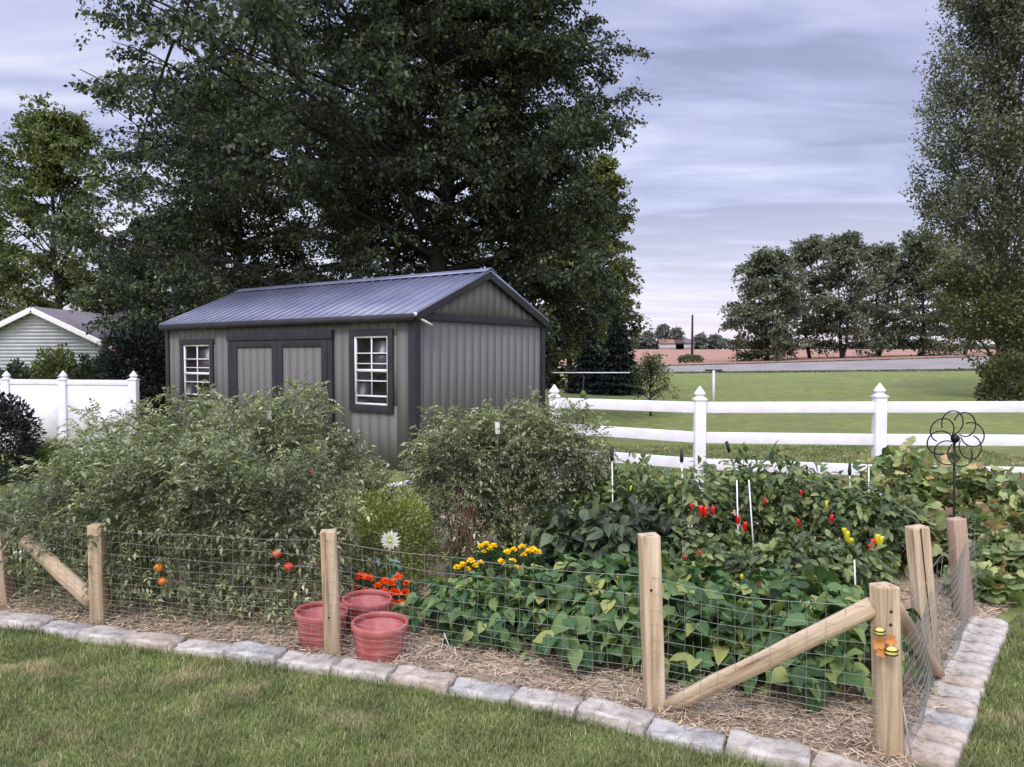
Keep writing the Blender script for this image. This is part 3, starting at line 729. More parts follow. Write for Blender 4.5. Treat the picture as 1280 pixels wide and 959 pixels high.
# beans
def bean_proto(seed):
    r=np.random.default_rng(seed); t=thing('bean_plant','','bean plant',(0,0,0),group='bean plants in the row behind the front wire')
    P,d=plant_leaves(r,84,.31,.28,.38,.19,.65,.28)
    n=len(P); chs=[];uvs=[]
    Dp=d*[1,1,.35]+r.normal(size=(n,3))*.3
    for off in (0,-1.15,1.15):
        c,s=math.cos(off),math.sin(off); D=np.c_[Dp[:,0]*c-Dp[:,1]*s,Dp[:,0]*s+Dp[:,1]*c,Dp[:,2]-.35]
        N=d*.35+np.array([0,-.1,.95])+r.normal(size=(n,3))*.45
        v,f=scatter(BEAN if off else BEAN2,P+r.normal(size=(n,3))*.006+norm(D)*.012,D,N,r.uniform(.06,.12,n)); chs.append((v,f)); uvs.append(tuv(BEAN,n))
    np_mesh('foliage',chs,M['bean'],t,uv=np.concatenate(uvs),smooth=True)
    stems(r,40,P,.004,parent=t)
    ch=[]
    for k in range(7):
        a=r.uniform(0,2*PI); q=np.array([math.cos(a)*.2,math.sin(a)*.2,r.uniform(.12,.26)]); ch.append(tube([q,q+[.004,0,-.05],q+[.012,0,-.11]],[.003,.0045,.002],5))
    np_mesh('bean_pods',[merge(ch)],M['stem'],t)
    return t
protos=[bean_proto(s) for s in (401,402,403)]
beans=[(566,4.72,.80,'leftmost bean plant beside the pots'),(606,4.55,.88,'bean plant in front of the yellow marigolds'),(675,4.42,.94,'bean plant just right of the yellow marigolds'),
 (748,4.30,1.08,'bean plant left of the third fence post'),(815,4.2,1.14,'bean plant behind the third fence post'),(885,4.08,1.02,'bean plant just right of the third fence post'),
 (960,3.95,1.0,'bean plant behind the middle of the round brace'),(1030,3.92,1.12,'bean plant under the upper end of the round brace'),(1072,4.02,.92,'bean plant closest to the corner post'),
 (582,4.95,.80,'rear bean plant touching the yellow marigold on the left'),(655,4.9,.82,'rear bean plant in line with the rightmost marigold'),(735,4.85,1.04,'rear bean plant midway between the marigolds and the third post'),
 (800,4.75,1.16,'rear bean plant showing above its neighbours left of the third post'),(872,4.65,1.02,'rear bean plant right of the third post, below the red peppers'),(950,4.52,.96,'rear bean plant behind the brace, below the peppers'),
 (1028,4.42,1.12,'rear bean plant rising highest at the right, beneath a red pepper')]
for i,(px,D,s,lb) in enumerate(beans):
    p=protos[i%3]; lab='broad leaved '+lb; loc=(X(px,D),D,.01)
    if i<3: p.location=loc; p.scale=(s,)*3; p['label']=lab; p.rotation_euler=(0,0,i*.7)
    else: dup(p,loc,i*2.3,lab,s)

# peppers and eggplants
def leafy(px,D,ty,rx,n,T,mat,name,label,cat,seed,group,size,fr=(),kind='long',ry=None,zc=.5,fname='pepper'):
    r=np.random.default_rng(seed); x=X(px,D); h=Z(ty,D); t=thing(name,label,cat,(x,D,.01),group=group)
    P,d=plant_leaves(r,n,rx,ry or rx*.9,h,h*zc,.6,.22); n=len(P)
    Dv=d*[1,1,.3]+r.normal(size=(n,3))*.45+[0,0,-.15]; N=d*.55+np.array([0,-.15,.8])+r.normal(size=(n,3))*.35
    np_mesh('foliage',[scatter(T,P,Dv,N,r.uniform(size[0],size[1],n))],mat,t,uv=tuv(T,n),smooth=True); stems(r,26,P,.006,parent=t)
    for (fx,fy,s,m_) in fr:
        yy=-(ry or rx*.9)*1.05-.05; fruit(kind,(X(fx,D+yy)-x,yy,Z(fy,D+yy)+s*.8),s*1.1,M[m_],t,r,fname)
    return t
PG='pepper plants in the middle of the bed'
pe=[(742,6.5,592,.30,[],'pepper plant at the left end, rising behind the dark eggplants'),
 (795,6.3,582,.32,[(852,610,.03,'pep_red'),(812,640,.035,'pep_red'),(790,612,.025,'pep_yel')],'tall pepper plant beside the second white stake'),
 (862,6.1,588,.34,[(866,635,.03,'pep_red'),(878,640,.05,'pep_red'),(884,641,.045,'pep_red'),(893,640,.04,'pep_red')],'pepper plant with a cluster of red fruits below the white fence post'),
 (930,6.3,578,.34,[(925,652,.045,'pep_red'),(934,660,.05,'pep_red'),(1003,618,.03,'pep_red')],'pepper plant between two leaning white stakes, with red fruits'),
 (985,6.2,572,.33,[(972,684,.04,'pep_red'),(1000,655,.035,'pep_red'),(958,628,.03,'pep_red'),(1036,632,.035,'pep_yel')],'tallest pepper plant, bushy at the top against the white rail'),
 (1045,6.05,600,.30,[(1043,650,.04,'pep_red'),(1062,673,.06,'pep_yel'),(1067,681,.055,'pep_yel'),(1058,668,.05,'pep_yel')],'pepper plant with hanging yellow fruits, left of the wind spinner'),
 (1098,5.9,615,.28,[(1095,682,.05,'pep_red'),(1106,679,.055,'pep_yel'),(1101,676,.05,'pep_yel'),(1090,686,.03,'pep_red')],'pepper plant with one red and two yellow fruits at the right end'),
 (870,5.55,668,.27,[(877,694,.025,'pep_red'),(858,700,.03,'pep_red')],'low front pepper plant right of the third fence post'),
 (935,5.4,690,.27,[(948,731,.035,'pep_red'),(930,724,.03,'pep_yel')],'low front pepper plant with a red fruit above the bean leaves'),
 (1003,5.35,672,.27,[(1012,732,.04,'pep_red')],'low front pepper plant with a fruit just above the brace'),
 (1072,5.4,688,.22,[],'small front pepper plant behind the corner post top')]
for i,(px,D,ty,rx,fr,lb) in enumerate(pe): leafy(px,D,ty-4,rx*1.08,980 if i<7 else 560,PEPPER,M['pepperleaf'],'pepper_plant',lb,'pepper plant',501+i,PG,(.05,.095),fr)
EG='eggplants with dark leaves left of the peppers'
for i,(px,D,ty,rx,lb) in enumerate([(712,5.75,634,.28,'dark leaved eggplant beside the tomato clump'),(770,5.7,628,.30,'dark leaved eggplant in the middle, behind the bean row'),(826,5.75,640,.24,'dark leaved eggplant behind the third fence post')]):
    leafy(px,D,ty,rx,330,PEPW,M['eggleaf'],'eggplant_plant',lb,'eggplant',521+i,EG,(.08,.14))
# squash
def squashp(px,D,ty,rx,n,label,seed,old=.12,fr=()):
    r=np.random.default_rng(seed); x=X(px,D); h=Z(ty,D); t=thing('squash_plant',label,'squash plant',(x,D,.01),group='squash vines at the right end of the bed')
    P,d=plant_leaves(r,n,rx,rx*.9,h,h*.5,.6,.25); n=len(P)
    Dv=d*[1,1,.2]+r.normal(size=(n,3))*.4; N=d*.4+np.array([0,-.25,.8])+r.normal(size=(n,3))*.55; q=r.random(n)<old; S=r.uniform(.06,.14,n)
    np_mesh('foliage',[scatter(SQUASH,P[~q],Dv[~q],N[~q],S[~q])],M['squash'],t)
    if q.any(): np_mesh('withered_leaves',[scatter(SQUASH,P[q],Dv[q],N[q],S[q]*.8)],M['squash_old'],t)
    stems(r,34,P,.005,parent=t)
    for (fx,fy,s) in fr:
        yy=-rx*.9; fruit('long',(X(fx,D+yy)-x,yy,Z(fy,D+yy)+s*.5),s,M['pep_yel'],t,r,'squash')
sq=[(1130,7.2,560,.42,150,'squash vine climbing over the white rail left of the wind spinner',.1,[]),
 (1185,7.0,575,.42,170,'squash vine with pale leaves directly behind the wind spinner',.15,[]),
 (1240,6.9,590,.42,150,'squash vine with browning leaves right of the wind spinner, near the rail',.4,[]),
 (1150,6.0,625,.32,120,'squash plant behind the split faced fence post, with brown leaves',.35,[]),
 (1215,5.9,640,.34,130,'squash plant behind the rear wooden post, with a small yellow fruit',.15,[(1238,686,.035)]),
 (1262,5.6,668,.34,130,'squash plant spilling over the edging beyond the rear post',.1,[]),
 (1290,6.2,610,.40,130,'squash plant at the right edge of the picture, leaves yellowing',.45,[]),
 (1232,5.25,712,.24,70,'low squash growth at the foot of the rear post',.15,[])]
for i,(px,D,ty,rx,n,lb,old,fr) in enumerate(sq): squashp(px,D,ty,rx,int(n*2.4),lb,541+i,old,fr)
# stakes
SG='slim white plant stakes among the peppers'
for i,(x0,y0,x1,y1,D,lb) in enumerate([(765,576,766,634,6.15,'white stake with black cap left of the peppers'),(852,578,854,628,6.0,'white stake with black cap and a red pepper beside it'),
  (921,600,922,643,5.9,'short white stake left of its close neighbour among the peppers'),(936,600,941,672,5.85,'long white stake right of its close neighbour among the peppers'),(984,586,984,612,6.3,'white stake in front of the tallest pepper plant'),
  (1062,594,1063,618,6.3,'white stake with dark cap beside brown squash leaves'),(1086,584,1086,620,6.3,'pale stake among the brown squash leaves'),(1068,700,1069,728,5.0,'short white stake low in the dark gap near the corner post')]):
    a=at(x0,y0,D);b=at(x1,y1,D); d=norm(b-a); b2=a+d*(a[2]/-d[2]); t=thing('plant_stake',lb,'stake',(b2[0],b2[1],.0),group=SG); o_=np.array(t.location)
    np_mesh('rod',[rod([b2-o_,a-o_],.0055,8)],M['white'],t)
    if i in (0,1,5): np_mesh('cap',[rod([a-o_,a-o_+[0,0,.03],a-o_+[0,0,.10]],[.012,.016,.010],8)],M['blackcap'],t)
a=at(908,552,6.3);b=at(922,600,6.3); d=norm(b-a); b2=a+d*(a[2]/-d[2]); t=thing('plant_stake','green stake with a dark grip leaning above the peppers','stake',(b2[0],b2[1],0),group=SG)
np_mesh('rod',[rod([[0,0,0],a-b2],.009,8)],M['stem'],t); np_mesh('grip',[rod([a-b2-d*-.0,a-b2+d*.09],[.014,.012],8)],M['blackcap'],t)
for (px,py,D,lb) in ((337,520,6.3,'narrow white tag on a stick in the tomato plant before the shed doors'),(622,535,6.3,'narrow white tag on a stick in the tomato clump beside the shed')):
    a=at(px,py,D); t=thing('plant_tag',lb,'plant tag',(a[0],D,0)); np_mesh('stick',[rod([[0,0,0],[0,0,a[2]]],.006,6)],M['deadstem'],t); np_mesh('tag',[box(-.02,.02,-.012,-.007,a[2]-.05,a[2]+.05,.003)],M['white'],t)
t=thing('plant_ribbon','pale bent plastic ribbon tag on the soil at the left end of the bean row','ribbon tag',tuple(gr(562,822,.01))); o_=np.array(t.location)
np_mesh('ribbon',[obox((0,0,.06),norm([.35,0,-.9]),(0,1,0),norm([.9,0,.35]),.085,.006,.0015),obox((-.045,-.01,.05),norm([-.15,0,-.9]),(0,1,0),norm([.9,0,-.15]),.06,.006,.0015)],M['cord'],t)
ch=[]
for (a_,b_,c_) in (((1040,888),(1062,893),(1078,884)),((1052,903),(1068,892),(1092,888)),((1020,880),(1040,890),(1058,889))): ch.append(tube([gr(*a_,.03),gr(*b_,.035),gr(*c_,.04)],[.006,.005,.003],5))
tag(np_mesh('dry_twig',[merge(ch)],M['straw']),'branched dry twig lying on the mulch left of the corner post','twig')
# pipe by the shed, hose at the left
a=at(484,610,7.9);b=at(514,604,8.1); a[2]=.30;b[2]=.32
a=gr(484,609,.25);b=gr(516,603,.27); t=thing('downpipe','short white plastic pipe lying on blocks between the two tomato clumps','pipe',((a[0]+b[0])/2,a[1],0)); o_=np.array(t.location)
np_mesh('pipe',[rod([a-o_,b-o_],.035,14)],M['pipe'],t); np_mesh('block',[box(-.12,.12,-.06,.06,0,.22,.01)],M['stone_grey'],t)
P=[gr(px,py,.03) for px,py in ((14,693),(40,690),(66,688),(96,683))]
tag(np_mesh('hose',[rod(P,.02,8)],M['pipe']),'pale grey hose end lying on grass behind the left brace','hose')

# wind spinner
D=4.98; hub=at(1193,548,D); t=thing('wind_spinner','black wire wind spinner of curved rings on a thin pole behind the rear post','wind spinner',(hub[0],D,0)); hz=hub[2]
np_mesh('pole',[rod([[.012,.0,0],[.008,0,.6],[0,0,hz]],.0075,8)],M['black'],t)
np_mesh('hub',[ball((0,-.01,hz),.028,10)],M['black'],t,smooth=True)
for k in range(8):
    a=k*2*PI/8+.25; c=np.array([math.cos(a)*.108,0,math.sin(a)*.108]); th=np.linspace(a-.5*PI-1.6,a+.75*PI-.6,26)
    P=np.c_[c[0]+.078*np.cos(th),-.02+.015*np.sin(th*1.0+k),hz+c[2]+.078*np.sin(th)]
    np_mesh('ring',[rod(P,.0042,6)],M['black'],t)

# ------------------------------------------------------------------ white rail fence
rf=thing('rail_fence','white vinyl three rail fence with pointed post caps behind the vegetables','fence',tuple(at(875,560,9.3)*np.array([1,1,0])))
ro=np.array(rf.location)
def capchunks(c,z,w,ht):
    pr=[(w*.60,0),(w*.60,.012),(w*.42,.02),(w*.36,.035),(w*.50,.05),(w*.56,.062),(w*.50,.075),(w*.36,.10),(w*.2,.13),(w*.06,.155),(.001,.16)]
    s=ht/.16; return lathe([(a,b*s) for a,b in pr],20,(c[0],c[1],z))
rp=[(X(693,10.2),10.2,Z(481,10.2)),(X(875,9.3),9.3,Z(483,9.3)),(X(1100,9.22),9.22,Z(479,9.22)),(X(1355,9.2),9.2,1.38)]
for (x,y,zt) in rp:
    p=np_mesh('post',[box(x-ro[0]-.066,x-ro[0]+.066,y-ro[1]-.066,y-ro[1]+.066,0,zt-.17,.006)],M['vinyl'],rf)
    np_mesh('post_cap',[(lambda v:(v[0]-[ro[0],ro[1],0],v[1]))(box(x-.078,x+.078,y-.078,y+.078,zt-.172,zt-.15,.004)),capchunks((x-ro[0],y-ro[1]),zt-.15,.13,.155)],M['vinyl'],p,smooth=False)
zz=[[ (503,518),(508,515)],[(541,0),(547,0)],[(573,0),(580,0)]]
lv=[(1.10,1.10,1.10,1.10),(.70,.72,.70,.70),(.34,.39,.34,.32)]
lv=[[Z(a,rp[0][1]),Z(b,rp[1][1]),Z(c,rp[2][1]),Z(d,rp[3][1])] for a,b,c,d in ((503.5,509.5,509,508.5),(535,547,549.5,551),(566,580,588,592))]
for l in lv:
    for i in range(3):
        a=np.array([rp[i][0],rp[i][1],l[i]])-ro; b=np.array([rp[i+1][0],rp[i+1][1],l[i+1]])-ro; a[2]+=0;b[2]+=0
        d=norm(b-a); a2=a+d*.066;b2=b-d*.066; Y=norm(np.cross([0,0,1],d)); np_mesh('rail',[obox((a2+b2)/2,d,Y,np.cross(d,Y),np.linalg.norm(b2-a2)/2,.02,.068,.004)],M['vinyl'],rf)

# ------------------------------------------------------------------ white privacy fence
pf=thing('privacy_fence','solid white vinyl privacy fence with capped posts in front of the neighbour house','fence',(X(80,13.3),13.3,0)); po=np.array(pf.location)
pp=[(X(-88,13.9),13.9),(X(8,13.6),13.6),(X(79,13.3),13.3),(X(167,13.0),13.0)]
for i,(x,y) in enumerate(pp):
    zt=Z(462,y)-.02
    p=np_mesh('post',[(lambda v:(v[0]-[po[0],po[1],0],v[1]))(box(x-.065,x+.065,y-.065,y+.065,0,zt-.16,.006))],M['vinyl'],pf)
    np_mesh('post_cap',[(lambda v:(v[0]-[po[0],po[1],0],v[1]))(box(x-.078,x+.078,y-.078,y+.078,zt-.165,zt-.145,.004)),capchunks((x-po[0],y-po[1]),zt-.145,.13,.145)],M['vinyl'],p)
for i in range(3):
    a=np.array([pp[i][0],pp[i][1],0.])-po; b=np.array([pp[i+1][0],pp[i+1][1],0.])-po; d=norm(b-a); Y=norm(np.cross([0,0,1],d)); L=np.linalg.norm(b-a); ht=Z(475,13.3)
    chs=[]; n=1; w=(L-.13)/n
    for k in range(n): chs.append(obox((a+d*(.065+w*(k+.5)))+[0,0,ht/2-.03],d,Y,(0,0,1),w/2-.0008,.012,ht/2-.05))
    np_mesh('panel',[merge(chs)],M['vinyl'],pf)
    for z in (ht-.04,.07): np_mesh('rail',[obox((a+b)/2+[0,0,z],d,Y,(0,0,1),L/2-.066,.024,.045,.004)],M['vinyl'],pf)

# ------------------------------------------------------------------ shed
th=2.5235; L=6.56; W=3.466; ZE=2.35; ZR=3.10
sh=thing('garden_shed','grey wooden shed with charcoal trim, double doors and ribbed metal roof','shed',(-1.429,11.144,0),(0,0,math.atan2(-math.sin(th),-math.cos(th))))
op=[(-1.25,-.52,.97,2.03),(-5.96,-5.10,.86,1.94)]   # x0,x1,z0,z1 of the window openings
doors=(-4.25,-1.97,0.12,1.90)
chs=[]
def hole_cols(x0,x1,z1,ops):
    """solid rectangles left of a wall around openings"""
    xs=sorted({x0,x1}|{o[0] for o in ops}|{o[1] for o in ops}); out=[]
    for a,b in zip(xs[:-1],xs[1:]):
        o=[q for q in ops if q[0]<=a+1e-6 and q[1]>=b-1e-6]
        if o: out+= [(a,b,0,o[0][2]),(a,b,o[0][3],z1)]
        else: out.append((a,b,0,z1))
    return out
for a,b_,z0_,z1_ in hole_cols(-L,0,ZE,op): chs.append(box(a,b_,.012,.07,z0_,z1_))
# siding strips, cut at the openings
x=-L+.005; sw=.2
while x<-.01:
    x2=min(x+sw-.005,-.005)
    pieces=[(0.05,ZE-.02)]
    for o_ in op:
        if x2>o_[0]-.0 and x<o_[1]: pieces=[(0.05,o_[2]),(o_[3],ZE-.02)]
    clip=[o_ for o_ in op if x2>o_[0] and x<o_[1]]
    for z0_,z1_ in pieces: chs.append(box(x,x2,.0075,.0115,z0_,z1_))
    if clip:
        o_=clip[0]
        if x<o_[0]: chs.append(box(x,o_[0],.0075,.0115,o_[2]+.001,o_[3]-.001))
        if x2>o_[1]: chs.append(box(o_[1],x2,.0075,.0115,o_[2]+.001,o_[3]-.001))
    x+=sw
np_mesh('front_wall',[merge(chs)],M['siding'],sh)
chs=[]
chs.append(box(-.07,-.012,.071,W-.0,0,ZE))
y=.005
while y<W-.01:
    y2=min(y+sw-.005,W-.005); chs.append(box(-.0115,-.0075,y,y2,.05,ZE-.06))
    def zt(yy): return ZE+(ZR-ZE)*(1-abs(yy-W/2)/(W/2))-.06
    v,f=box(-.0115,-.0075,y,y2,ZE-.02,ZE); v[4:8,2]=[max(ZE-.02,zt(q)) for q in v[4:8,1]]; chs.append((v,f))
    y+=sw
# gable backing
V=np.array([[-.012,0,ZE],[-.012,W,ZE],[-.012,W/2,ZR-.05],[-.07,0,ZE],[-.07,W,ZE],[-.07,W/2,ZR-.05]]); chs.append((V,np.array([[0,1,2],[3,5,4]])))
np_mesh('side_wall',[merge(chs)],M['siding'],sh)
V2=V.copy(); V2[:,0]-=L-.08
np_mesh('back_walls',[merge([box(-L+.071,-.071,W-.07,W-.01,0,ZE),box(-L+.002,-L+.07,.071,W-.01,0,ZE),(V2,np.array([[0,1,2],[3,5,4]]))])],M['plywood'],sh)
np_mesh('interior_floor',[box(-L+.07,-.07,.07,W-.07,.04,.1)],M['plywood'],sh)
# roof
sl=math.hypot(W/2,ZR-ZE); sy=(W/2)/sl; sz=(ZR-ZE)/sl
def slope(sgn):
    ch=[];n=int((L+.2)/.23); oh=.13 if sgn>0 else .05
    y0=W/2; cyx=(-L-.08,.1)
    d=np.array([0,-sgn*sy,-sz]); nrm=np.array([0,-sgn*sz,sy]); Lg=sl+oh
    c0=np.array([(cyx[0]+cyx[1])/2,y0,ZR+.02])+d*Lg/2
    ch.append(obox(c0,(1,0,0),d,nrm,(cyx[1]-cyx[0])/2,Lg/2,.012))
    for i in range(n+1):
        xx=cyx[0]+.03+i*(cyx[1]-cyx[0]-.06)/n
        c=np.array([xx,y0,ZR+.02])+d*(Lg/2)+nrm*.022
        v,f=obox(c,(1,0,0),d,nrm,.026,Lg/2-.004,.0105); top=(v-c)@nrm>0; v[top,0]=xx+(v[top,0]-xx)*.5; ch.append((v,f))
        for s_ in (-.077,.077):
            if cyx[0]<xx+s_<cyx[1]: ch.append(obox(c+[s_,0,0]-nrm*.007,(1,0,0),d,nrm,.008,Lg/2-.004,.004))
    return merge(ch)
rfm=np_mesh('roof',[slope(1),slope(-1)],M['roof'],sh)
d1=np.array([0,-sy,-sz])
np_mesh('ridge_cap',[merge([obox(np.array([-L/2+.01,W/2,ZR+.062])+np.array([0,s_*-sy,-sz])*.075,(1,0,0),(0,-s_*sy,-sz),(0,-s_*sz,sy),L/2+.1,.085,.004) for s_ in (1,-1)])],M['roof'],rfm)
# fascia, rake boards, corner boards, gable band
np_mesh('eave_fascia',[box(-L-.07,.09,-.125,-.10,ZE-.115,ZE-.012),box(-L-.07,.09,-.099,-.008,ZE-.05,ZE-.03)],M['trim'],sh)
for s_ in (1,-1):
    d=np.array([0,-s_*sy,-sz]); nrm=np.array([0,-s_*sz,sy]); c=np.array([.07,W/2,ZR-.048])+d*(sl+.05)/2
    np_mesh('rake_board',[obox(c,(1,0,0),d,nrm,.022,(sl+.05)/2,.055,.003)],M['trim'],sh)
np_mesh('gable_band',[box(.0065,.03,-.02,W+.02,ZE-.09,ZE+.015,.003)],M['trim'],sh)
for a in (box(-.10,.012,-.03,-.0065,.0,ZE-.116,.003),box(.0125,.032,-.03,.10,0,ZE-.092,.003),box(.0125,.032,W-.10,W+.01,0,ZE-.092,.003),box(-L-.02,-L+.09,-.03,-.0065,0,ZE-.116,.003)):
    np_mesh('corner_board',[a],M['trim'],sh)
# floodlight under the corner of the eave
fl=np_mesh('corner_light',[rod([[.05,-.02,ZE-.0],[.10,-.10,ZE-.03]],.03,10)],M['white'],sh)
np_mesh('light_bracket',[rod([[.05,.02,ZE-.06],[.10,.28,ZE-.17]],.018,8)],M['white'],fl)
# windows
for (x0,x1,z0_,z1_) in op:
    w=thing.__globals__['bpy'].data.objects.new('window',None); C.objects.link(w); w.parent=sh
    T=.105
    np_mesh('window_trim',[merge([box(x0-T,x0-.001,-.035,-.0065,z0_-T,z1_+T,.003),box(x1+.001,x1+T,-.035,-.0065,z0_-T,z1_+T,.003),box(x0,x1,-.034,-.0065,z1_+.001,z1_+T,.003),box(x0,x1,-.034,-.0065,z0_-T,z0_-.001,.003)])],M['trim'],w)
    h=z1_-z0_; g=.03
    ch=[box(x0,x0+g,-.016,.03,z0_,z1_),box(x1-g,x1,-.016,.03,z0_,z1_),box(x0+g,x1-g,-.015,.03,z1_-g,z1_),box(x0+g,x1-g,-.015,.03,z0_,z0_+g),
        box(x0+g,x1-g,-.02,.029,z1_-.5*h-.022,z1_-.5*h+.022)]
    np_mesh('window_frame',[merge(ch)],M['white'],w)
    ch=[box((x0+x1)/2-.009,(x0+x1)/2+.009,-.008,.012,z0_+.13*h,z1_-g)]
    for rr_,tt in ((.25,.009),(.40,.008),(.65,.009),(.87,.014)): ch.append(box(x0+g,x1-g,-.01,.0115,z1_-rr_*h-tt,z1_-rr_*h+tt))
    np_mesh('muntins',[merge(ch)],M['white'],w)
    np_mesh('pane',[box(x0+g,x1-g,.013,.017,z0_+g,z1_-g)],M['glass'],w)
# doors
T=.13
for (a,b_) in ((-4.38,-3.12),(-3.108,-1.86)):
    dr=bpy.data.objects.new('door',None); C.objects.link(dr); dr.parent=sh
    np_mesh('door_panel',[merge([box(x_,min(x_+.186,b_-.1),-.022,-.0065,.15,1.95) for x_ in np.arange(a+.1,b_-.12,.2)]+[box(a+.1,b_-.1,-.014,-.0066,.15,1.95)])],M['siding'],dr)
    np_mesh('door_frame',[merge([box(a,a+T,-.045,-.0065,.1,1.99,.003),box(b_-T,b_,-.045,-.0065,.1,1.99,.003),box(a+T,b_-T,-.044,-.0065,1.88,1.99,.003),box(a+T,b_-T,-.044,-.0065,.1,.25,.003)])],M['trim'],dr)
np_mesh('door_header',[box(-4.53,-1.73,-.06,-.0065,2.0,2.14,.004)],M['trim'],sh)
np_mesh('door_jamb',[box(-4.52,-4.39,-.04,-.0065,.05,1.995,.004)],M['trim'],sh); np_mesh('door_jamb',[box(-1.85,-1.74,-.04,-.0065,.05,1.995,.004)],M['trim'],sh)

# ------------------------------------------------------------------ neighbour house
Dh=30.0; xc=X(47,Dh); hw=X(143,Dh)-X(47,Dh); ze=Z(432,Dh); zp=Z(386,Dh)
hs=thing('neighbour_house','neighbour house with pale horizontal siding and white gable edge at the left','house',(xc,Dh,0))
ch=[box(-hw+.25,hw-.25,0.02,.3,0,ze)]
z=0.3
while z<zp-.1:
    half=hw-.25 if z<ze else max(0,(hw-.25)*(zp-.1-z)/(zp-ze))
    if half>.1:
        v,f=box(-half,half,-.03,.02,z,z+.135); v[[0,1],1]-=.02; ch.append((v,f))
    z+=.14
np_mesh('wall',[merge(ch)],M['hsiding'],hs)
def plane4(a,b,c,d,t=.06):
    P=np.array([a,b,c,d],float); n=norm(np.cross(P[1]-P[0],P[3]-P[0]))*t; V=np.concatenate([P,P+n]); return V,BOXF
sl_=(zp-ze)/hw
np_mesh('roof',[merge([plane4((0,-.3,zp),(0,7,zp),(hw+.1,7,ze-.1*sl_),(hw+.1,-.3,ze-.1*sl_),-.08),plane4((0,7,zp),(0,-.3,zp),(-hw-.1,-.3,ze-.1*sl_),(-hw-.1,7,ze-.1*sl_),-.08)])],M['shingle'],hs)
for s_ in (1,-1):
    a=np.array([0,-.33,zp-.06]); b=np.array([s_*(hw+.1),-.33,ze-.1*sl_-.06]); d=norm(b-a); np_mesh('gable_fascia',[obox((a+b)/2,d,(0,1,0),np.cross(d,(0,1,0)),np.linalg.norm(b-a)/2,.025,.10,.004)],M['white'],hs)
# main roof behind
np_mesh('main_roof',[merge([plane4((hw-1.5,4.0,ze+.15),(7.5,4.0,ze+.15),(7.5,8.5,zp+.55),(-1.5,8.5,zp+.55),.1),box(hw-.5,7.2,4.6,8.4,0,ze+.1)])],M['shingle'],hs)

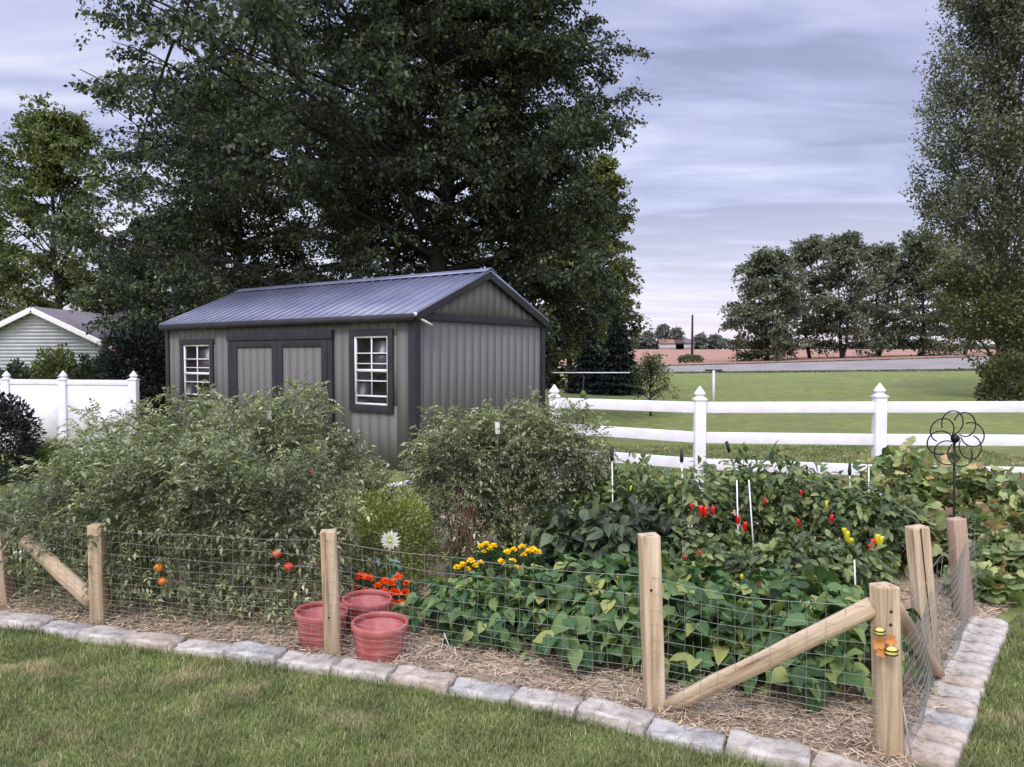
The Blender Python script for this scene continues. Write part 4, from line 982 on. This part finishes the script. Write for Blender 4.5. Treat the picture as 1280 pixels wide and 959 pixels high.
# ------------------------------------------------------------------ trees
def tree(name,label,cat,x,y,H,env,nl,nleaf,mat,seed,group=None,tr=.3,leaf=(.10,.17),first=.12,elev=(.15,1.0),flatten=.6,bark='bark',T=DIAMOND,droop=.25,nsub=7,ntw=5,spread=.28,wob=.02,trunks=1,lean=0,mat2=None,z2=0,cull=None,shell=0,twl=0,asym=0):
    r=np.random.default_rng(seed); z0=float(terr(x,y)); t=thing(name,label,cat,(x,y,z0),group=group)
    ez=np.array([e[0] for e in env])*H; er=np.array([e[1] for e in env])
    R0=lambda z:np.interp(z,ez,er)
    ph_=r.uniform(0,6,3)
    A_=lambda a:1-asym*math.cos(a)+.10*math.sin(2*a+ph_[0])+.08*math.sin(3*a+ph_[1])
    R=lambda z,a=1.57:R0(z)*(A_(a)+(.10*math.sin(z/H*17+a*2+ph_[2]) if twl else 0))
    wood=[];tips=[];tdir=[]
    for tk in range(trunks):
        az0=r.uniform(0,2*PI); ln=(0 if trunks==1 else r.uniform(.12,.28))
        zz_=np.linspace(0,H*.96,9); off=np.cumsum(r.normal(size=(9,2))*H*wob*.5,axis=0); off[0]=0
        TP=np.c_[off[:,0]+math.cos(az0)*ln*zz_*(1 if trunks>1 else 0)+lean*zz_,off[:,1]+math.sin(az0)*ln*zz_*.6,zz_]
        tr_=tr/(1 if trunks==1 else 1.6)
        wood.append(tube(TP,tr_*(1-zz_/H*.93)*np.r_[1.35,np.ones(8)],9))
        n=nl//trunks
        for i in range(n):
            tt=first+(.97-first)*((i+r.random())/n); zb=tt*H*.96; p0=np.array([np.interp(zb,zz_,TP[:,k]) for k in range(3)])
            a=i*2.39996+r.normal()*.35; el=elev[0]+(elev[1]-elev[0])*tt+r.normal()*.12
            rr_=R(min(zb+.1*H,H),a)*r.uniform(.72,1.06); 
            # endpoint on the envelope
            ez_=min(zb+rr_*math.tan(min(el,1.3)),H*.99); rr_=R(ez_,a)*r.uniform(.78,1.10)
            e=np.array([math.cos(a)*rr_,math.sin(a)*rr_,ez_]); 
            if cull is not None and not cull((e+np.array([x,y,z0]))[None])[0]: continue
            s=np.linspace(0,1,6)[:,None]; m_=(p0+e)/2+np.array([0,0,.06*np.linalg.norm(e-p0)]); LP=(1-s)**2*p0+2*s*(1-s)*m_+s**2*e+r.normal(size=(6,3))*.02*np.linalg.norm(e-p0)*s
            LL=np.linalg.norm(e-p0); lr=max(.02,tr_*.30*(1-tt*.6)); wood.append(tube(LP,lr*np.linspace(1,.15,6),6))
            d0=norm(e-p0)
            for j in range(nsub):
                q=(.14 if twl else .28)+(.86 if twl else .72)*(j+r.random())/nsub; b=np.array([np.interp(q*5,np.arange(6),LP[:,k]) for k in range(3)])
                dd=norm(d0*.6+norm(r.normal(size=3)*[1,1,.5])*.95); sL=LL*r.uniform(.18,.36)*(1.15-q*.4)+.2
                se=b+dd*sL; 
                rad=math.hypot(se[0],se[1]); mr=R(se[2],math.atan2(se[1],se[0]))*1.06+.05
                if rad>mr: se[:2]*=mr/rad
                wood.append(tube([b,(b+se)/2+[0,0,.04*sL],se],[lr*.4,lr*.25,lr*.1],4))
                for k in range(ntw):
                    w_=r.uniform(.25,1); tb=b+(se-b)*w_; td=norm(dd*.5+norm(r.normal(size=3)*[1,1,.55])); tips.append(tb+td*r.uniform(.05,.5)*max(.5,sL*.35)); tdir.append(td)
    tips=np.array(tips);tdir=np.array(tdir)
    if cull is not None:
        k_=cull(tips+np.array([x,y,z0])); tips=tips[k_];tdir=tdir[k_]
    w=r.uniform(.3,1.6,len(tips)); idx=r.choice(len(tips),nleaf,p=w/w.sum())
    if twl:
        tdir=norm(tdir*[1,1,.45]); cr=norm(np.cross(tdir,[0,0,1.])); u_=r.random(nleaf); tl=twl*r.uniform(.6,1.3,len(tips))[idx]
        lat=r.normal(size=nleaf)*.22*tl*(1.1-u_*.8)
        P=tips[idx]+tdir[idx]*((u_-.35)*tl)[:,None]+cr[idx]*lat[:,None]+r.normal(size=(nleaf,3))*[.03,.03,.05]*twl
        P[:,2]-=(u_**2)*.22*tl+np.abs(lat)*.35
    else:
        L_=r.normal(size=(nleaf,3))*spread*np.array([1,1,flatten])
        P=tips[idx]+L_+tdir[idx]*r.uniform(-.2,.6,(nleaf,1))*spread
    P[:,2]=np.maximum(P[:,2],.05)
    D=tdir[idx]*.6+r.normal(size=(nleaf,3))*.6-np.array([0,0,droop]); N=np.array([0,0,.8])+r.normal(size=(nleaf,3))*.55
    S=r.uniform(leaf[0],leaf[1],nleaf)
    if mat2 is not None:
        hi=P[:,2]+r.normal(size=nleaf)*.5>z2
        np_mesh('crown',[scatter(T,P[hi],D[hi],N[hi],S[hi])+(0,),scatter(T,P[~hi],D[~hi],N[~hi],S[~hi])+(1,)],[mat,mat2],t)
    else: np_mesh('crown',[scatter(T,P,D,N,S)],mat,t)
    np_mesh('trunk',[merge(wood)],M[bark],t,smooth=True)
    return t
# the big maple: crown from 6 m left of its trunk to 6.5 m right, cut off by the top of the picture
tree('maple_tree','huge broad dark green maple towering behind the shed','tree',X(545,20.5),20.5,16.5,[(0,1.0),(.06,3.2),(.16,5.6),(.3,6.6),(.5,7.0),(.66,6.6),(.82,4.9),(1,1.0)],150,500000,M['maple'],601,tr=.32,leaf=(.09,.155),first=.07,elev=(.0,.9),nsub=11,ntw=7,twl=.95,asym=.27,droop=.35,cull=lambda p:(p[:,1]>16.0+2.0*(p[:,0]<-4))|(p[:,2]>5.6))
tree('maple_tree','smaller dark maple left of the huge one, filling below its long left branches','tree',X(285,26),26,10.5,[(0,.8),(.16,1.6),(.28,4.2),(.5,5.0),(.75,4.0),(1,.8)],60,110000,M['maple'],602,tr=.2,leaf=(.10,.17),first=.08,elev=(.02,.9),nsub=8,ntw=6,twl=.95,droop=.3)
tree('linden_tree','olive green rounded tree behind the right end of the shed','tree',X(716,38),38,8.4,[(0,1.8),(.1,2.5),(.4,2.8),(.7,2.3),(1,.6)],44,42000,M['linden'],603,tr=.18,leaf=(.14,.23),first=.04,elev=(.05,.9),nsub=7,ntw=6,twl=.8)
tree('linden_tree','tall olive green tree rising right of the shed behind the rounded one','tree',X(742,41),41,12.5,[(0,1.0),(.2,2.0),(.5,2.2),(.8,1.5),(1,.4)],40,34000,M['linden'],608,tr=.18,leaf=(.15,.24),first=.12,elev=(.2,.9),nsub=7,ntw=5,twl=.8)
tree('yard_tree','light olive green tree above the neighbour house roof','tree',X(75,38),38,13.3,[(0,.8),(.2,2.6),(.4,4.4),(.65,5.0),(.85,3.4),(1,.9)],40,36000,M['leftleaf'],604,tr=.22,leaf=(.16,.26),first=.2,elev=(.2,1.1),nsub=7,ntw=6,twl=1.1,bark='bark',group='trees behind the neighbour house')
tree('yard_tree','tree at the far left edge behind the neighbour house','tree',X(-25,44),44,9.6,[(0,1.5),(.2,3.8),(.5,4.4),(.8,3.2),(1,.8)],34,22000,M['leftleaf'],605,tr=.22,leaf=(.18,.28),first=.1,nsub=7,ntw=6,twl=1.1,group='trees behind the neighbour house')
tree('yard_tree','dark tree filling the gap between the house roof and the shed','tree',X(205,40),40,8.6,[(0,1.8),(.2,4.0),(.5,4.4),(.8,3.2),(1,.8)],34,24000,M['maple'],606,tr=.22,leaf=(.18,.28),first=.08,nsub=7,ntw=6,twl=1.1,group='trees behind the neighbour house')
tree('poplar_tree','tall narrow poplar with shimmering grey green leaves at the right edge','tree',X(1262,29),29,19,[(0,1.2),(.06,1.9),(.25,2.8),(.5,3.0),(.75,2.6),(.9,1.6),(1,.3)],120,125000,M['poplar'],607,tr=.24,leaf=(.10,.17),first=.03,elev=(.85,1.25),nsub=6,ntw=5,spread=.22,flatten=1,bark='bark_pale',mat2=M['poplar_low'],z2=5.2)
# far group of trees over the road
FT=[(958,80,11.2,4.6,1,'dense dark tree at the left end of the group beyond the road',27000,.0),(1012,88,13.6,3.6,2,'tall forked tree second from the left beyond the road',15000,.1),(1052,83,13.2,4.0,3,'open tree with several bare leaning trunks beyond the road',15000,-.1),(1098,90,12.8,4.0,2,'airy tree with a forked trunk in the middle of the group beyond the road',13000,.15),(1150,84,13.4,4.6,1,'full tree right of the airy one in the group beyond the road',22000,.0),(1205,88,13.6,4.6,2,'tree beyond the road partly hidden by the poplar',16000,0)]
for i,(px,D,H,R_,tn,lb,nlf,asy) in enumerate(FT):
    z0=float(terr(X(px,D),D))
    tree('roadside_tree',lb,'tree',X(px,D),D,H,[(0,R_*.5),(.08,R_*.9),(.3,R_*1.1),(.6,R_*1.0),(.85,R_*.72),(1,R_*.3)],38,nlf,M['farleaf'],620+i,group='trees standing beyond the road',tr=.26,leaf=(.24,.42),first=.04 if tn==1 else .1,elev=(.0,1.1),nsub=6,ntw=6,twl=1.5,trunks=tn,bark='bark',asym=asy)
def spruce(x,y,H,R_,label,seed,n=5200):
    r=np.random.default_rng(seed); z0=float(terr(x,y)); t=thing('spruce_tree',label,'spruce',(x,y,z0))
    q=r.random(n)**.65; z=H*(1-q)*.98+.05; lay=np.round(z/.28)*.28; rad=R_*(1-z/H)*r.uniform(.25,1.05,n); a=r.uniform(0,2*PI,n)
    P=np.c_[np.cos(a)*rad,np.sin(a)*rad,np.clip(lay+.05*r.normal(size=n)-rad*.22+.12,.04,H)]; D=np.c_[np.cos(a),np.sin(a),-.25+.2*r.normal(size=n)]+r.normal(size=(n,3))*.25
    np_mesh('crown',[scatter(SLIM,P,D,r.normal(size=(n,3))*.3+[0,0,1],r.uniform(.14,.26,n)*1.0)],M['spruce'],t); np_mesh('trunk',[tube([[0,0,0],[0,0,H*.95]],[.1,.02],8)],M['bark'],t)
spruce(X(772,33),33,3.45,1.15,'dark conical spruce at the lawn edge right of the shed',631,9000)
spruce(X(740,34),34,3.0,1.2,'dark spruce half hidden behind the white fence post and the conical one',632,7000)
bush(X(175,21),21,2.55,1.05,1.0,9000,M['spruce'],'evergreen_shrub','tall dark evergreen shrub between the house and the shed','shrub',633,(.10,.18),SLIM,up=.3,lump=.18)
bush(X(216,22),22,2.2,.8,.8,6000,M['spruce'],'evergreen_shrub','dark evergreen shrub tucked against the left shed wall','shrub',634,(.10,.18),SLIM,up=.3,lump=.18)
bush(X(2,10.2),10.2,Z(494,10.2),.40,.4,5200,M['darkshrub'],'dark_shrub','dark rounded shrub at the left edge in front of the privacy fence','shrub',635,(.04,.07),up=.3)
HB='shrubs growing against the neighbour house wall'
for i,(px,hpy,rx,lb) in enumerate([(20,458,.8,'leafy shrub in front of the house, left of the fullest one'),(70,436,.75,'fullest green shrub before the house, between two fence posts'),(118,448,.7,'green shrub before the right corner of the house')]):
    bush(X(px,26),26,Z(hpy,26),rx,.6,2600,M['leftleaf'] if i==1 else M['maple'],'house_shrub',lb,'shrub',640+i,(.10,.17),group=HB,lump=.2)
# strappy daylily clump
r=np.random.default_rng(71); D=12.0; t=thing('daylily_clump','clump of upright strap shaped leaves at the foot of the privacy fence','daylily',(X(52,D),D,0)); n=260
a=r.uniform(0,2*PI,n); lean=r.uniform(.1,.9,n); P=np.c_[r.normal(0,.14,n),r.normal(0,.12,n),np.zeros(n)]
np_mesh('leaf_clump',[scatter(broad(.035,fold=.01,droop=.25),P,np.c_[np.cos(a)*lean,np.sin(a)*lean,np.ones(n)],np.c_[-np.cos(a),-np.sin(a),lean],r.uniform(.28,.52,n))],M['leftleaf'],t)
# sapling on the lawn
tree('sapling','small young tree on the lawn behind the white rail fence','sapling',X(814,22),22,1.55,[(0,.2),(.25,.35),(.5,.5),(.8,.38),(1,.1)],20,1900,M['leftleaf'],651,tr=.03,leaf=(.06,.10),first=.25,elev=(.5,1.1),nsub=4,ntw=3,spread=.07)
bush(X(1262,26),26,Z(436,26)*.9,.95,.8,4200,M['poplar_low'],'low_shrub','dark leafy shrub at the foot of the poplar','shrub',652,(.09,.15),lump=.3)
# clothesline: dark post, pale T post, line
t=thing('clothesline','clothesline with a pale T shaped post on the lawn','clothesline',(X(892,25),25,0)); o_=np.array(t.location); zt=Z(463,25)
np_mesh('post',[rod([[0,0,0],[0,0,zt]],.05,8)],M['pipe'],t); np_mesh('crossbar',[rod([[-.28,0,zt],[.28,0,zt]],.03,8)],M['darkpole'],t)
t=thing('bird_feeder_pole','thin dark pole with a crossbar and small hanging feeder behind the rail fence','feeder pole',(X(729,15),15,0)); zt=Z(466,15); 
np_mesh('pole',[rod([[0,0,0],[0,0,zt]],.013,8)],M['black'],t); np_mesh('crossbar',[rod([[-.6,0,zt],[.92,0,zt+.0]],.012,6)],M['pipe'],t)
xx=X(753,15)-X(729,15); np_mesh('hook',[rod([[xx,0,zt],[xx,0,Z(487,15)]],.006,5)],M['black'],t); np_mesh('feeder',[lathe([(.001,Z(500,15)),(.05,Z(499,15)),(.05,Z(494,15)),(.07,Z(492,15)),(.001,Z(487,15))],12)],M['stem'],t,smooth=True)
# utility pole
D=84; z0=float(terr(X(865,D),D)); t=thing('utility_pole','bare dark utility pole standing in the field beyond the road','utility pole',(X(865,D),D,z0))
np_mesh('pole',[rod([[0,0,0],[0,0,Z(394,D)-z0]],[.15,.11],8)],M['darkpole'],t); np_mesh('insulator',[rod([[0,-.05,Z(394,D)-z0],[0,-.05,Z(392,D)-z0]],[.06,.05],6)],M['pipe'],t)
# distant farm houses and hedgerow trees
for i,(px,w,cz,mt,lb) in enumerate([(840,9,0,'field','pinkish roofed farm building left of the utility pole in the far treeline'),(856,7,0,'shingle','grey farm shed just left of the utility pole in the far treeline')]):
    D=292; z0=4.8; t=thing('farm_building',lb,'farm building',(X(px,D),D,z0)); np_mesh('wall',[box(-w/2,w/2,0,6,0,2.3)],M['hsiding'],t)
    np_mesh('roof',[merge([plane4((-w/2-.4,-.5,2.2),(w/2+.4,-.5,2.2),(w/2+.4,3,3.9),(-w/2-.4,3,3.9),.15),plane4((w/2+.4,6.5,2.2),(-w/2-.4,6.5,2.2),(-w/2-.4,3,3.9),(w/2+.4,3,3.9),.15)])],M[mt],t)
r=np.random.default_rng(90); n=16000
xs=r.uniform(20,290,n); hgt=2.3+1.2*np.sin(xs*.09)+.8*np.sin(xs*.31+1)+.5*np.sin(xs*.7)
P=np.c_[xs,302+r.uniform(0,5,n),4.85+np.abs(r.random(n)**.8)*hgt]
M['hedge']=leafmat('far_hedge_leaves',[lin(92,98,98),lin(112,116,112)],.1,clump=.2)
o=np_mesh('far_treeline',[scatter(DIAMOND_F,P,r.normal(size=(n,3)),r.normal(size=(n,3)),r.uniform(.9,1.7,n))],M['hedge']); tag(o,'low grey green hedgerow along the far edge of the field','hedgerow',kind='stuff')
for i,(px,H,R_,lb) in enumerate([(795,5.5,3.0,'rounded far tree beside the spruce tops'),(810,6,3.2,'far tree second from the left on the field edge'),(829,9,4.0,'tallest far tree on the field edge, with a pointed crown'),(845,7.5,3.0,'far tree right of the tallest on the field edge'),(876,5,3.2,'far round tree just right of the utility pole'),(893,4.6,3.5,'low far tree right of the utility pole')]):
    tree('far_tree',lb,'tree',X(px,298),298,H,[(0,R_*.5),(.3,R_),(.7,R_*.7),(1,.4)],16,1500,M['hedge'],660+i,group='small trees along the far field edge',tr=.25,leaf=(.9,1.5),first=.15,nsub=4,ntw=3,spread=.6)
# rough grass verges on both sides of the road
r=np.random.default_rng(92); n=26000; u_=r.uniform(-.1,.75,n); uu=np.clip((u_-.17)/.45,0,1); side=r.random(n)<.5
y_=60-10*uu+np.where(side,-.1+np.abs(r.normal(size=n))*-.5,8.1+np.abs(r.normal(size=n))*.7); P=np.c_[u_*y_,y_,terr(u_*y_,y_)+.02]
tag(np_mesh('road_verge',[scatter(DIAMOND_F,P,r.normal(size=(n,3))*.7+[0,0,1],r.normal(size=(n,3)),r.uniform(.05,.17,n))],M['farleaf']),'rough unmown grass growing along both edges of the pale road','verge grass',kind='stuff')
# low weeds round the pole foot
bush(X(863,80),80,.8,1.3,.6,500,M['farleaf'],'weed_clump','low clump of weeds at the foot of the utility pole','weeds',671,(.2,.35),z=float(terr(X(863,80),80)))

# ------------------------------------------------------------------ world, sun, camera
w=bpy.data.worlds.new('World'); sc.world=w; w.use_nodes=True; nt=w.node_tree; nt.nodes.clear()
out=nt.nodes.new('ShaderNodeOutputWorld'); sky=nt.nodes.new('ShaderNodeTexSky'); sky.sky_type='NISHITA'; sky.sun_disc=False
SE,SR=math.radians(52),math.radians(205); sky.sun_elevation=SE; sky.sun_rotation=SR
bg1=nt.nodes.new('ShaderNodeBackground'); bg1.inputs[1].default_value=.05
hs_=nt.nodes.new('ShaderNodeHueSaturation'); hs_.inputs['Saturation'].default_value=.3; nt.links.new(sky.outputs[0],hs_.inputs['Color']); nt.links.new(hs_.outputs[0],bg1.inputs[0])
tc=nt.nodes.new('ShaderNodeTexCoord'); sp=nt.nodes.new('ShaderNodeSeparateXYZ'); nt.links.new(tc.outputs['Generated'],sp.inputs[0])
zc=math_(nt,'ADD',math_(nt,'MAXIMUM',sp.outputs[2],0),.09)
cx=math_(nt,'DIVIDE',sp.outputs[0],zc); cy=math_(nt,'DIVIDE',sp.outputs[1],zc)
cb=nt.nodes.new('ShaderNodeCombineXYZ'); nt.links.new(cx,cb.inputs[0]); nt.links.new(cy,cb.inputs[1])
def wn(scale,detail,stretch,dist=0,loc=(0,0,0)):
    mp=nt.nodes.new('ShaderNodeMapping'); mp.inputs['Scale'].default_value=stretch; mp.inputs['Location'].default_value=loc; nt.links.new(cb.outputs[0],mp.inputs[0])
    n=nt.nodes.new('ShaderNodeTexNoise'); n.inputs['Scale'].default_value=scale; n.inputs['Detail'].default_value=detail; n.inputs['Roughness'].default_value=.5; n.inputs['Distortion'].default_value=dist; nt.links.new(mp.outputs[0],n.inputs[0]); return n.outputs[0]
a=wn(.62,6,(.6,1,1),.5,(3.1,1.7,0)); b2=wn(2.3,7,(.42,1,1),.6,(1,5,0))
mixn=math_(nt,'ADD',math_(nt,'MULTIPLY',a,.5),math_(nt,'ADD',math_(nt,'MULTIPLY',b2,.32),math_(nt,'MULTIPLY',wn(5.5,6,(.35,1,1),.6,(4,2,0)),.18)))
cl=ramp(nt,mixn,[lin(128,136,180),lin(156,163,207),lin(184,190,226),lin(232,232,246)],[.425,.48,.54,.63])
hz=ramp(nt,sp.outputs[2],[(.9,.9,.9,1),(.5,.5,.5,1),(0,0,0,1)],[.02,.08,.20])
cl=mixc(nt,hz,cl,lin(224,212,228))
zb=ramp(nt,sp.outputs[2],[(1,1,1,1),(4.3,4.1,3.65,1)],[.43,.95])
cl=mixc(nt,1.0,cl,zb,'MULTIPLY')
bk=ramp(nt,math_(nt,'MULTIPLY',sp.outputs[1],-1),[(1,1,1,1),(2.4,2.25,1.95,1)],[.0,.6]) ; cl=mixc(nt,1.0,cl,bk,'MULTIPLY')  # unseen sky behind the camera brightened and warmed, added as frontal fill light
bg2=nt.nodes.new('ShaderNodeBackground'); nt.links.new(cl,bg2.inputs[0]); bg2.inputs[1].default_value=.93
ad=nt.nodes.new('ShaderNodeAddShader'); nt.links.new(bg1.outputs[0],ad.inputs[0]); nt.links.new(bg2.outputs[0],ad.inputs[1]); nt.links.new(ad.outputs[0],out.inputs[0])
sl_=bpy.data.lights.new('sun','SUN'); sl_.energy=1.5; sl_.angle=math.radians(14); sl_.color=(1,.96,.90)
so=bpy.data.objects.new('sun',sl_); C.objects.link(so)
# light comes from behind the camera, a little to the left
dv=Vector((-math.sin(math.radians(25))*math.cos(SE),-math.cos(math.radians(25))*math.cos(SE),math.sin(SE)))
so.rotation_euler=dv.to_track_quat('Z','Y').to_euler()
cam=bpy.data.cameras.new('camera'); co=bpy.data.objects.new('camera',cam); C.objects.link(co); sc.camera=co
cam.sensor_width=36; cam.lens=F/1280*36; cam.clip_end=6000; cam.clip_start=.05
co.location=(0,0,HC); co.rotation_euler=(PI/2-PITCH,0,0)
sc.view_settings.view_transform='Standard'; sc.view_settings.look='None'; sc.view_settings.exposure=0
sc.render.engine='CYCLES'; sc.cycles.use_denoising=True; sc.cycles.max_bounces=5; sc.cycles.sample_clamp_indirect=2.0; sc.cycles.caustics_reflective=False; sc.cycles.caustics_refractive=False; sc.cycles.diffuse_bounces=3; sc.cycles.transmission_bounces=3; sc.cycles.transparent_max_bounces=6
